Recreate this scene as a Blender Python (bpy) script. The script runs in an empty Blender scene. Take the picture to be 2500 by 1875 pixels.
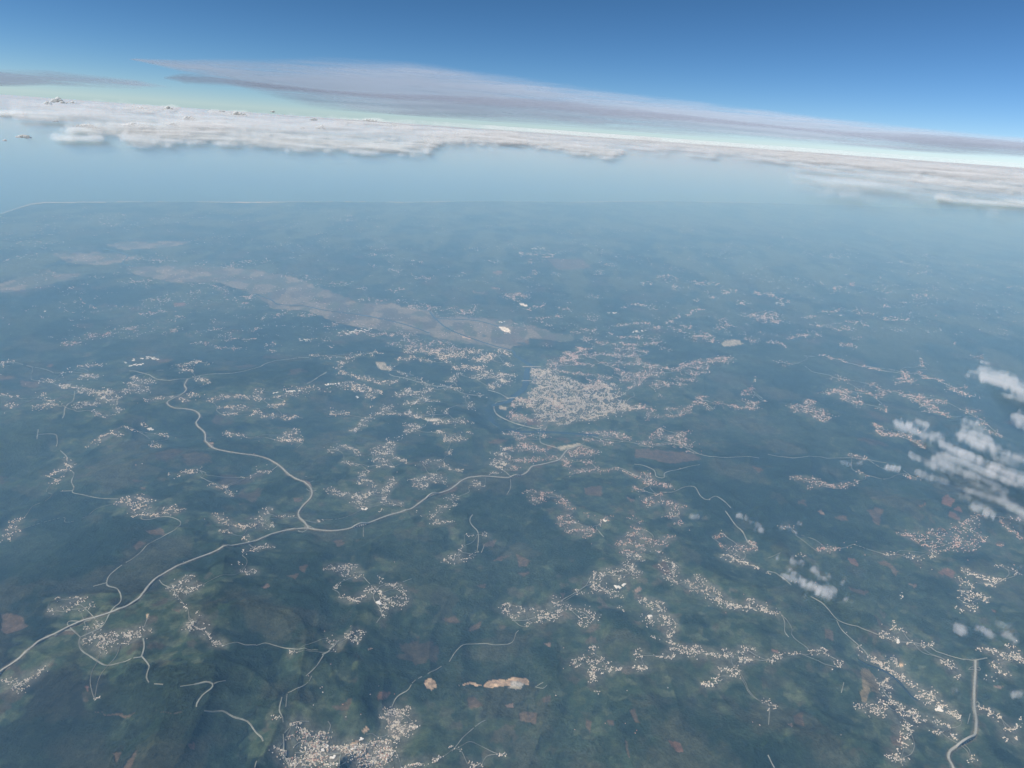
import bpy, math, re
import numpy as np
from mathutils import Matrix, Vector

# ------------------------------------------------------------------ camera, sky, sun, exposure
S = bpy.context.scene
COL = S.collection
ALT = 8000.0                                     # the aircraft's height above the sea, metres
PITCH, ROLL, FPX = 20.1, 4.1, 1720.0             # looking down, banked, focal length for a 2500 px frame
cam_d = bpy.data.cameras.new('camera'); cam = bpy.data.objects.new('camera', cam_d); COL.objects.link(cam)
cam_d.sensor_width = 36.0; cam_d.lens = 36.0 * FPX / 2500.0
cam_d.clip_start = 10.0; cam_d.clip_end = 3.0e6
CAM_M = Matrix.Rotation(math.radians(90 - PITCH), 4, 'X') @ Matrix.Rotation(math.radians(ROLL), 4, 'Z')
cam.matrix_world = Matrix.Translation((0, 0, ALT)) @ CAM_M
S.camera = cam

SUN_EL, SUN_AZ = 41.0, 250.0                     # azimuth clockwise from straight ahead (+Y): from the left, a little behind
wd = bpy.data.worlds.new("World"); S.world = wd; wd.use_nodes = True
wn = wd.node_tree.nodes; wl = wd.node_tree.links; wn.clear()
sky = wn.new('ShaderNodeTexSky'); sky.sky_type = 'NISHITA'; sky.sun_disc = False
sky.sun_elevation = math.radians(SUN_EL); sky.sun_rotation = math.radians(SUN_AZ)
sky.altitude = 8000.0; sky.air_density = 1.4; sky.dust_density = 0.5; sky.ozone_density = 4.0
bg = wn.new('ShaderNodeBackground'); bg.inputs[1].default_value = 0.06
wo = wn.new('ShaderNodeOutputWorld'); sep = wn.new('ShaderNodeSeparateColor'); cmb = wn.new('ShaderNodeCombineColor'); wl.new(sky.outputs[0], sep.inputs[0])
for k_, (g_, s_) in enumerate(((1.5, .56), (1.27, .78), (1.3, .70))):       # the camera's contrast and white balance
    pw = wn.new('ShaderNodeMath'); pw.operation = 'POWER'; pw.inputs[1].default_value = g_; wl.new(sep.outputs[k_], pw.inputs[0])
    ml = wn.new('ShaderNodeMath'); ml.operation = 'MULTIPLY'; ml.inputs[1].default_value = s_; wl.new(pw.outputs[0], ml.inputs[0]); wl.new(ml.outputs[0], cmb.inputs[k_])
wl.new(cmb.outputs[0], bg.inputs[0]); wl.new(bg.outputs[0], wo.inputs[0])

sd = bpy.data.lights.new('sun', 'SUN'); sd.energy = 5.0; sd.angle = math.radians(0.5); sd.color = (1.0, 0.985, 0.96)
sun = bpy.data.objects.new('sun', sd); COL.objects.link(sun)
_e, _a = math.radians(SUN_EL), math.radians(SUN_AZ)
sun.rotation_euler = Vector((math.sin(_a) * math.cos(_e), math.cos(_a) * math.cos(_e), math.sin(_e))).to_track_quat('Z', 'Y').to_euler()
S.view_settings.view_transform = 'Standard'; S.view_settings.look = 'None'
S.view_settings.gamma = 1.0; S.view_settings.exposure = 0.25
S.cycles.use_denoising = True; S.cycles.denoising_prefilter = 'ACCURATE'; S.cycles.max_bounces = 6; S.cycles.diffuse_bounces = 1; S.cycles.glossy_bounces = 1
S.cycles.volume_bounces = 1; S.cycles.transparent_max_bounces = 48
HAZE_TOP, HAZE_DENS = 1450.0, 1.0 / 7400.0
HAZE_COL = (0.29, 0.60, 1.0)
rng = np.random.default_rng(7)
# ---------------------------------------------------------------- survey data
# Every place is listed as it was surveyed on one of twelve map sheets; a sheet is
# (x offset, y offset, scale).  survey() turns a sheet point into a ground point.
SHEETS = {'U0': (0, 450, 3.539), 'U1': (625, 450, 3.539), 'U2': (1250, 450, 3.539), 'U3': (1875, 450, 3.539),
          'M0': (0, 850, 3.3184), 'M1': (625, 850, 3.3184), 'M2': (1250, 850, 3.3184), 'M3': (1875, 850, 3.3184),
          'L0': (0, 1350, 3.16), 'L1': (625, 1350, 3.16), 'L2': (1250, 1350, 3.16), 'L3': (1875, 1350, 3.16),
          'S0': (0, 0, 1.7696), 'S1': (1250, 0, 1.7696)}
# settlements: count[i = sheds, r = red roofs, p = filled outline] [half width] : points
VILLAGES = {
'L0': '''60:650,690 740,650 850,640 900,620|70:950,635 1050,625 1095,640|40:780,690 860,680 910,650|16 12:780,745 810,725|14 5:930,710 1000,680 1050,650|5:430,370 450,350|26:490,455 570,410 610,390 640,350|8 5:540,360 600,340|13 9:650,430 740,390|7r 4:370,440 420,455|34:0,980 70,990 150,1000 200,1020|34 6:200,1010 270,940 350,880|12:120,1040 170,1060|36:1370,290 1400,230 1480,170|32:1370,290 1440,295 1480,300|20:1450,270 1550,260|15 6:1350,320 1400,370 1450,430|5:1530,460|36 10:1440,590 1480,550 1510,545|46 5:1500,560 1560,600 1610,640 1660,700 1740,710|5:1590,570|20:1850,150 1970,150|12:740,570 790,570|4:1110,575|4:1160,610|8r 5:730,1130 780,1120|6:660,580 690,575|6:1280,260 1340,275|4:1850,70''',
'L1': '''45:550,120 610,130 690,110 770,110|20 4:690,90 720,180|5:660,180|16 6:590,280 640,230|60 9:650,345 720,350 760,380 820,340|8:760,185 800,185|8:950,200|44 8:850,280 920,290 960,310|60 8:960,310 990,380 980,480|20 5:1000,240 1060,250 1080,280|8:1060,240 1100,235|14:1130,280 1150,310|36:1000,370 1080,390 1150,410|16 5:1000,350 1080,340 1150,350|6:1140,370|3i 4:935,385 945,395|30 10:700,640 750,630 800,620|18:760,660 800,690|6:540,660 600,690|6:600,700 600,760|7:250,740 290,770|24 11:150,1520 200,1540|80 18:250,1635 340,1620|110 14:380,1490 440,1480 530,1480|90 14:380,1530 450,1560 520,1570|80 14:390,1600 470,1600|50 12:460,1420 540,1400|30 13:330,1380 390,1400|16 7:270,1330 340,1320|12:350,1360 420,1390|50 8:560,1510 650,1500|100 14:660,1500 740,1540 840,1580|60 14:760,1500 850,1510|60 14:740,1560 860,1620|270 24:880,1620 960,1590 1000,1550 1030,1500|50 12:900,1480 990,1450|90 15:1060,1360 1090,1310|70 12:1130,1380 1220,1330|20:1070,1430|40 11:1010,1220 1060,1240|45 11:1080,1230 1140,1240|12:1140,1210 1190,1190|14:970,1270 1000,1280|8:1040,1290|12:230,1420 330,1430|3i 5:600,1590|5i 10:500,1500 520,1520|4i 12:800,1500 820,1440|24:510,1640 640,1640|24:820,1640|6r:150,1270|28 6:1120,1655 1200,1640 1300,1625|22 6:1350,1600 1440,1570|6:1510,1520 1540,1510|20 8:1640,1640 1690,1640 1740,1645|8:1870,1550 1930,1550|25 5:1430,75 1500,60 1560,10|15:1560,80 1620,50 1700,15|40 9:1940,400 1960,470''',
'L2': '''10:0,500 20,480|12 5:60,410 70,450 110,465|100 15:210,490 270,490 330,470|22 11:340,380 360,410|25:350,460 440,410|5:170,450|8 5:100,570 150,545|8:500,310 520,290|16:640,200 660,150|40 14:620,240 660,270|22 10:690,210 730,160|36:690,275 740,300 790,320 780,345|20:770,160 850,130|12 6:830,180 850,215|3i:850,245|48 12:890,80 920,130 970,160|30:900,20 980,15 1020,60|42 18:550,460 580,480 620,500|16:540,520 540,570|22:1170,70 1220,75 1270,110|38 10:1190,170 1240,200 1270,240|16 14:1210,120 1250,160|5:1140,110|14:1440,170 1480,240|22 10:1360,210 1410,270|6:1390,295|24 9:1460,290 1530,280|170 9:1520,330 1570,360 1650,390 1750,415 1850,420 1970,440|16 12:1550,270 1600,330|12:1830,370|34 8:990,360 1060,400 1080,430|28 8:1110,380 1160,440|50 11:1160,480 1170,520 1220,545|18 12:1030,490 1060,540|2i 3:1060,495|24 8:1220,580 1225,660|6:1100,660|16:1230,700|16:1230,740 1300,760|54 12:1300,730 1350,770 1450,775|16:1380,720 1420,750|45 6:1490,780 1600,790 1700,790|8:1690,770|38 8:1740,840 1800,820 1870,820|10:1750,760 1800,730|6:1850,740|22 10:1640,900 1740,900|22 12:1700,950 1740,930|48 8:1450,1000 1520,1010 1590,960|28 10:1120,790 1180,800 1240,800|14:950,760 990,790|16 4:590,730 640,720 640,780|16:490,820 560,810|8:500,850|34:590,835 700,830|55 9:620,870 620,940 620,990|6:740,840|28 6:740,905 850,885|32r 7:930,880 1030,895|5:670,920|5:850,430|3:645,1060|44 8:1640,20 1700,40 1760,70|32 6:1760,75 1850,100 1900,120|5:1960,1130''',
'L3': '''15:0,435 60,460 100,470|95 10:780,805 850,850 930,890 1000,960|34 12:930,810 990,850|18:1000,960 1040,990|38 10:870,990 920,1050|8:900,980 950,970|38 9:900,1080 980,1160 1040,1210|34 14:800,1190 870,1240|22 12:880,1150 930,1190|56 16:1040,1220 1130,1260 1200,1300|22 12:1060,1290 1100,1380|28 11:1060,1400 1040,1490|34 9:940,1560 1000,1590 1060,1610|6:1010,1540|16:1130,1210 1160,1250|46 13:1160,1100 1250,1110 1250,1160|16:1240,1070 1290,1110|16:1320,1160 1370,1190|4i 7:1330,1205|28 6:1410,1230 1490,1290|14 5:1300,1300 1400,1350|12:1280,1370 1340,1385|12 9:1400,1410 1460,1430|12:1080,1010 1140,1030|28:860,620 930,640 980,670|22 6:960,530 970,580 1040,600|2i 3:1000,685|5:1050,685 1120,690|14:1190,720 1270,700|24 9:1360,820 1400,860 1410,900|6:1480,955|44 6:1620,745 1720,750 1820,800 1860,820|48 12:1870,770 1910,800 1975,830|24 10:1740,840 1780,910 1840,940|4:1730,970|10:1880,710|34 7:1640,1190 1740,1240 1810,1290|12:1840,1350 1890,1370|8:1890,1360 1940,1330|5:1920,1420|6:1820,1440|7:1550,1570 1590,1600|5:1960,1270|14:520,880 550,830|18:40,800 110,800|8:0,830 40,825|9:150,790 260,780|20:330,770 400,745 450,780|9:30,1180 70,1190|8:690,1170 730,1190|3:700,720|3:690,770|54 5:1500,130 1560,150 1640,190 1720,200 1820,210|10:1480,220 1530,230|16:1670,230 1740,250|12:1580,240 1570,300|34 6:1480,290 1550,330 1620,330 1700,345|13:1460,350 1560,350|13:1630,360 1710,385|13:1560,400 1570,450|6:1480,435|6:1780,95 1850,130|6:1920,150 1950,160|10:900,10 980,10|12:1060,30 1170,35|10:1240,10 1300,20|4:240,20|4:20,150|4:1000,325''',
'M0': '''54 9:640,240 720,220 800,240|90r 10:480,300 560,310 640,320|22:340,270 420,270|32:650,360 720,340|130 14:730,370 830,350 930,360|66 9:800,400 900,420 960,400|54 10:980,350 1080,350 1200,330|32:1030,290 1120,300|44 9:1080,230 1150,260 1220,270|28:930,440 960,530|64 9:600,500 660,450 780,450|22 5:740,510 800,550 880,550|36:300,490 390,460 480,470|13:400,425 450,450|10:300,400 350,375|18 5:0,385 80,385 150,400|16:50,470 140,470|20:0,130 80,110|22i 5:1010,110 1080,90 1200,75 1290,85|12i 5:1040,140 1170,125|26:640,150 720,140 820,130|44 8:1440,150 1560,110 1680,125|22:1470,180 1560,180|8:490,200 570,190|28:1160,435 1270,410 1380,390|22 8:1460,400 1550,430|22:1510,370 1620,385|34:1580,240 1660,270 1700,280|90 9:1680,430 1800,400 1950,390 2074,410|54 8:1770,480 1850,480 1980,480|32 9:1800,540 1900,540|22:1820,700 1930,700 1990,725|10:1860,690|16:2040,530|4i 4:1210,650 1240,655|14:1290,700 1360,710|14 10:1230,780 1280,790|12:1170,615|32 6:830,720 930,680|14:760,770 790,750|4:700,800|14:990,630 1110,670|10 11:960,700|17:520,950 600,965|28 6:400,1040 480,1000 560,990|14:420,1090 480,1060|5:540,900|38 9:1480,1000 1560,1010 1620,990|6:1410,1030|22 9:1770,1120 1840,1120|12:1840,1170 1910,1180|4:1700,1100|6:1990,1050 2040,1040|34:950,1250 1020,1220 1060,1270|40 12:1100,1220 1150,1210 1210,1260|34:1060,1260 1130,1290 1200,1280|17:1060,1330 1130,1300|6:1080,1360|34 6:1160,1350 1230,1360 1310,1350|28:1310,1330 1400,1310 1460,1310|5:1410,1280|12:90,1410 190,1380|14:90,1450 150,1480|9:60,1520|4:30,1560|17:1740,1330 1790,1380 1860,1400|68 8:1830,1410 1900,1440 1980,1460 2074,1440|14:1790,1490 1850,1490|12:1960,1520 2000,1560|17:2000,1650 2074,1630''',
'M1': '''10:0,350 40,350|12i 5:140,370 240,350 420,350|30:140,390 240,380 420,360|34:220,330 350,320 500,330|22:0,380 60,420|46:110,470 180,480 240,430|32:0,520 60,550 170,550|32:210,570 340,560|17:600,490 610,550|17:650,540 720,530|28 10:220,700 310,690 330,660|50 9:200,745 300,740|22:330,740 390,740|14:440,70 520,60|10:560,80 630,60|46 8:650,160 680,120 760,80|36:760,50 850,45 990,35|64 7:680,180 760,220 850,240|80:850,230 940,260 1000,280 1130,270|9i 5:560,300 660,290|130 15:700,300 780,310 900,330|54:870,350 960,350 1030,360|17:880,400 950,390|5:610,340|3i 4:820,400|4:940,480|64 7:1120,80 1200,95 1290,75 1340,90 1430,110|11:1080,180 1110,150|100 9:1220,20 1400,15 1560,10|130 13:1400,50 1550,40 1700,60|54 9:1500,70 1560,110|140 11:1600,150 1700,160 1820,160|100 13:1780,80 1900,90|100 13:1600,60 1700,20 1820,30|54 9:1850,60 1950,60|44:1980,20 2050,50|28:2000,120 2074,135|140 13:1830,210 1930,210 2074,220|110 11:1950,250 2060,270|44 11:1780,240 1870,200|32:1640,200 1600,260|10 3:1510,265 1600,270|60 10:1880,310 1960,300|22:1620,330 1680,340|54:1200,240 1350,280 1420,300 1600,320|12:1160,190 1280,220|66 11:1140,390 1200,350 1260,340|76 10:1250,380 1320,360 1440,330|32:1320,400 1390,410|54 10:1220,440 1330,450|8:1400,430 1490,430|12:1410,480 1440,540|14:1550,490 1560,540|17:1690,375 1850,380|13:1720,450 1780,490|28 8:1040,500 1080,460|56 8:920,560 1010,520 1110,540|17:880,590 910,570|40 6:780,665 870,620|76 12:1160,540 1240,510 1300,560|22:1300,560 1420,570|54 6:1370,580 1470,580|34:1470,600 1560,610 1630,600|22 10:1640,590 1700,600|40 11:1210,620 1340,640|22 8:1200,680 1290,660|5:1150,710|22:1080,740 1090,770|50 11:1060,790 1020,820 1060,860|50 14:940,850 1100,850|34:940,900 1000,910 1070,910|34 6:1120,890 1200,925|44 8:690,800 770,810 830,870|22:720,930 800,935|12:580,820 650,825|34 5:910,960 1000,950 1120,960|22:850,1040 900,990|34 6:1430,680 1500,690 1530,740|38:1530,740 1620,750|22:1600,700 1680,740|10:1730,690|12:1550,840 1570,860|16 10:1350,940 1420,910 1500,920|38 6:1490,950 1550,960 1600,990 1680,1000|22:1410,1030 1480,1040|54 9:1270,1065 1350,1060 1520,1080|34:1290,1110 1390,1120|12:1910,1020 1950,1000|110 16:1970,930 2030,950|34:1930,850 2000,860 2060,880|28:1980,810 2060,820|14:2000,690 2074,690|17:820,1080 850,1100|34 6:860,1060 940,1080 950,1130|50:580,1140 640,1180 760,1180|46 10:780,1200 870,1200|100 6:870,1190 960,1170 1050,1150 1110,1100 1120,1050|40 11:790,1240 870,1230|9:860,1280 860,1310|2i 5:865,1305|28 8:1050,1200 1050,1260|14:1100,1260 1200,1280|6:1010,1300|17 10:1730,1110 1850,1120|5:1780,1080|13r:1560,1220 1650,1200|22:1480,1290 1560,1290 1620,1260|10:1430,1350 1480,1320|34:1410,1370 1460,1410 1550,1400|3:1350,1335|9:1790,1510 1860,1510|5:1690,1510 1770,1520|9 4:1650,1640 1690,1600|17:60,1340 110,1290|11:0,1400 50,1380|14:70,1420 120,1450|13:190,1370 290,1365|14 5:490,1410 530,1390|28:0,1640 60,1600 100,1620|17:10,1010 90,1000''',
'M2': '''4200p:150,170 230,160 300,200 370,225 500,260 560,300 640,285 740,285 820,300 850,340 880,370 860,400 700,440 700,460 900,430 1010,480 1040,505 960,500 800,540 680,570 560,600 400,615 300,590 250,570 170,520 100,470 0,430 0,400 130,420 150,330 200,330 280,300 150,280|260 12:180,200 260,190 330,240|300 14:290,400 360,450 440,500|200 12:600,320 760,310|120 9:20,410 180,430|90 10:0,530 60,560 120,590|40:0,470 20,450|380p:350,110 450,40 520,0 620,0 600,50 500,110|130 8:600,70 750,50 900,60 1000,60|110 8:1000,60 1050,110 1120,150 1250,160 1350,180|54 5:480,140 550,120 640,130|54 10:300,130 370,140|64:720,120 900,120 1050,125|64 5:340,180 500,200 660,215|28 10:850,165 900,180|130 10:860,210 1000,220 1100,200 1230,200|28:720,230 820,230|50:640,270 720,270|76 9:900,270 1000,240 1080,230|54 9:930,320 1010,290 1040,260|160 10:1350,190 1370,140 1500,110 1700,80 1780,90|54 13:1550,110 1750,110|44:1400,160 1600,150|44:1400,200 1570,205|38:1290,240 1400,260 1490,250|54 6:1130,300 1250,290 1400,300|32 6:1190,260 1260,300 1160,330|70 12:850,5 1000,20 1100,40|60 10:960,490 1060,480|40 8:1040,470 1080,465|34 9:1480,410 1540,400 1580,380|54 8:1460,460 1520,440 1600,470 1630,500|40 8:1330,550 1400,510 1450,480|13:1260,490 1340,500|14:1190,550 1290,550|28:1130,470 1140,510 1080,540|4:1110,570|13:1650,455 1720,450|22:1870,340 1940,340|17:1870,375 1970,380|66 7:1750,465 1850,480 1990,490|38 6:1870,430 1950,450 2050,430|5:1950,250|5:1200,390|22 8:580,690 650,680|90 12:690,690 800,700 860,700 960,735|28:730,750 810,770|17:580,740 640,740|34 8:1040,760 1100,770 1170,780|50 10:1150,730 1190,690 1220,650|100 18:1290,720 1330,760 1420,790|28:1350,700 1425,675|14:1400,730|14 4:1440,840 1520,860|9:1240,770 1310,775|46 9:0,690 60,700 50,740|22 4:60,740 170,700|130 13:0,810 120,800 200,800|22:200,830 270,830|54 8:0,900 90,910 160,920|22:170,910 260,905|50 9:230,630 240,700 270,730|28:300,890 400,890|90 9:430,840 560,850 690,850|34:500,820 600,820|44 9:430,920 450,970|11:470,880|28:560,920 640,930|22:0,950 30,990|34 6:480,1030 560,990 640,990|13:680,970 720,990|9:760,1000 800,980|38 4:830,965 900,980 980,1020 1060,1060|56 9:1080,1020 1120,1080 1100,1120|56 8:1130,1090 1220,1100 1280,1120|22 5:980,1130 1060,1150|14:1170,1180 1210,1190|46 10:1060,1240 1110,1230 1110,1270|44:1220,1240 1300,1270 1320,1330|22:1260,1360 1320,1350|17:1320,1430 1370,1400|6:1380,1280|11:100,1160 170,1170|80 13:170,1220 220,1240 280,1160|40 10:400,1210 430,1270|17:430,1280 490,1300|28 11:400,1400 440,1360|46 9:370,1430 430,1420 510,1410|66 8:440,1480 520,1480 600,1470 690,1480|17:590,1530 610,1490|17 5:700,1430 790,1370|2i 4:755,1400|5:620,1350|34 10:870,1590 950,1560|28:930,1530 1010,1490|17:980,1460 1060,1470|38 12:970,1570 1060,1620|28 12:1040,1530 1120,1580|40:1150,1560 1200,1600 1240,1550 1290,1530|5:1040,1400|5:990,1370|28:900,1650 1000,1650|9:1200,1650|22:1620,1530 1700,1500 1740,1530|34:1830,1610 1900,1630 1960,1640|22:1900,1570 1990,1610|12:1700,1600 1760,1640''',
'M3': '''28 5:430,55 520,80 600,100 640,120|14:70,110 190,130|34 5:750,145 830,150 920,180|17:540,240 640,260|17:1070,190 1130,210|66 13:1040,260 1110,250 1180,280|22:1110,210 1150,250|50 7:1200,200 1260,230 1350,250 1440,290|50 9:1460,320 1540,360 1680,395|13:1540,325 1620,305|28:430,370 500,360 560,340|66 14:540,340 640,360|90 14:620,380 700,400 730,450|38:180,470 260,470 350,480|40 10:340,420 350,460|100 13:240,500 350,500 450,540 500,570|28:380,560 470,575|28:710,320 770,350 840,380|28:810,290 900,320 950,350|22:850,385 940,385|22:980,345 1060,360 1130,390|54 9:1130,380 1300,400|66 9:1180,430 1300,440 1430,440|38:1240,460 1340,470|54 9:1300,500 1400,520 1460,550|20:900,480 970,520|28:860,620 920,650|66 9:870,660 950,690 1040,700|38:1000,680 1110,710 1130,730|28 4:1130,735 1200,760 1280,815|9:1210,680|17:1600,510 1700,500|38:1680,560 1740,590 1810,650 1900,720|22:1230,100 1240,140|9:1640,60 1740,75|22 8:660,870 720,870 780,890|17:200,1040 290,1070|54 8:340,1060 400,1090 480,1110 560,1135|6:330,1120|28:570,1140 640,1110 720,1080|17:1150,1030 1210,1055|9:690,990 800,1030|9:100,1450 190,1450|28:390,1640 440,1620 490,1640|17:490,1645 600,1620 690,1590|54 12:1070,1500 1170,1520 1200,1550 1270,1570|14:1260,1600|28:1550,1420 1640,1400 1690,1390|11:1650,1360 1760,1350|150p:1290,1460 1700,1450 1680,1650 1300,1650|44 8:1870,1370 1930,1440 2000,1500 2074,1540|14:1750,1530 1760,1560|6:1880,1590|17:1980,1380 2074,1400|17:1550,1570 1500,1600''',
'U0': '''55 5:1080,650 1250,650 1400,665 1510,660|14:1700,670 1800,680|46 9:1940,720 2050,690 2200,660|44 9:1050,850 1180,840 1300,830|10:780,790 900,800|6:1280,870|14:1640,870 1780,860|46 9:1820,880 1900,890 1990,910|17:1660,935 1720,930|17:1960,990 2060,1000|56 9:2080,970 2200,980|17:2130,1030|34 9:1300,1000 1360,990 1450,995|46 9:1190,1115 1300,1120 1380,1090|22:1450,1190 1510,1160 1590,1150|34:1020,1260 1180,1240|56 9:770,1305 880,1300 980,1290|46 9:540,1380 620,1380 690,1370|24:1440,1300 1530,1250|17:1840,1250 1940,1245|66 6:1660,1370 1770,1380 1900,1410 2100,1420|32 5:1930,1340 2200,1340|13:1910,1290 2010,1285|22:2110,1270 2212,1240|14:570,900 640,880 730,860|22 4:650,1010 720,1025 840,1070|2i 4:400,1098|4:380,1155|9:50,655 130,650|9:1020,260 1100,260|6:1270,290 1340,300|10:850,350 980,350''',
'U1': '''4i 4:590,235 660,230|24:770,260 800,310|17 4:620,295 900,300|12:1090,530 1130,560|24:960,610 1040,605|10:1120,620 1200,620|5:120,520|4:610,550|12:0,690 100,640|17:960,690 1070,720|22:1180,740 1250,745|14:1350,660 1460,665|17:1990,640 2070,675|12:1840,550 1930,570|17:1660,790 1830,770|22:1410,800 1540,805|17:380,800 450,810 530,810|28:640,870 780,860|6r:250,780|14:890,900 970,905|24:900,1000 950,990 1100,1010|34:1100,920 1270,910|14:1170,1010 1290,1000|100 11:1330,1050 1450,1060 1570,1080|100 12:1650,1070 1750,1110 1900,1110|11:1900,1060|6i 6:2070,1190 2130,1190|28 9:2130,970 2212,960|34 9:160,1150 280,1090|34:370,1130 480,1120|28:620,1230 720,1200|30i 8:720,1280 850,1275 1000,1250|50 9:710,1300 850,1290 980,1280|110 10:1000,1300 1200,1300 1390,1300|66 12:1280,1330 1420,1380|150 13:1300,1400 1500,1420 1650,1420 1780,1420|64 12:1450,1370 1700,1380|7i 5:380,1335 470,1345|17:480,1340 640,1335|17:100,1380 190,1390|14:110,1430 180,1440|11:570,1400 640,1405|22:1120,1390 1250,1370''',
'U2': '''22i 6:180,550 290,555|110 9:20,600 160,600 300,620 390,600|14:120,670 220,680|12:50,815 200,820|22:180,765 260,770|13:345,760 405,765|110 13:0,980 100,960 140,970|3i 4:70,1030 130,1045|44:130,1090 200,1060 290,1040|44 5:150,1160 310,1150 420,1150|14:30,1215 80,1210|9:210,1190|11:290,1220 350,1210|22:390,1060 510,1080|16:640,960 740,985|24:770,680 870,690|24:700,770 790,770|38 5:1240,790 1340,800 1460,825|60 6:1530,845 1650,850 1770,865|28:1380,890 1460,905|22:1100,850 1200,860|44 9:1830,930 1920,925|14:1590,1000|17:1700,980 1780,980|44 9:2100,930 2212,955|3i 5:1790,1025 1830,1040|34 9:1940,1020 2030,1025|100 15:2020,1130 2212,1150|66 5:1400,1150 1520,1120 1650,1070|44 5:1010,1030 1130,1040 1260,1090|9:980,1060|9i 3:830,1108 910,1110|66 6:900,1225 1000,1215 1200,1200|54 6:1210,1240 1390,1185|34:1460,1210 1560,1240|22 4:1380,1240 1500,1280|130 14:1560,1330 1640,1300 1760,1350|44 11:1740,1250 1900,1220|22:1800,1170 1890,1220|28:2030,1340 2110,1340|34:640,1270 700,1250|13:510,1280 600,1275|22:640,1130 720,1180|13:850,1250 860,1300|76:930,1320 1080,1310 1220,1335|9i 4:1030,1275 1160,1265|66:590,1340 700,1360 820,1380|66 5:850,1380 1120,1380|54:1180,1380 1300,1380|13:1310,1410 1390,1440|9:290,1380 320,1400|14:1470,395 1540,390''',
'U3': '''9:0,530 50,535|17:110,460 220,470 340,515|9:300,590 385,598|28:490,605 560,630 680,640|4i 4:1030,675 1080,680|12:1140,670 1230,675|16:1300,600 1450,650|9:1310,700 1380,710|14 4:1510,690 1630,690 1820,705|14:1200,760 1400,750|4:630,775|28:540,895 640,900|10r:690,870 750,860|4:970,795|17:920,910 1100,945|24:1240,965 1380,970|9:1160,1005 1220,1025|14r:980,1045 1070,1050|34 6:480,1095 580,1100 660,1080|34:740,1080 800,1110 940,1120|3i 4:630,1130|56:1020,1140 1080,1165 1210,1170|22:340,1140 420,1150|56 9:0,940 80,980 180,1020|9i 4:60,1025 120,1030|56 11:0,1120 80,1150|44:0,1180 120,1200|28:390,1215 490,1240|28:580,1245 730,1260|28 5:690,1190 870,1215|76 8:180,1320 330,1300 450,1290|44 6:0,1370 80,1360 140,1405|34:640,1380 760,1410|2i:1770,905|10 4:2050,885 2200,890|5:1130,1270|5:1600,1385'''}
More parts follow.
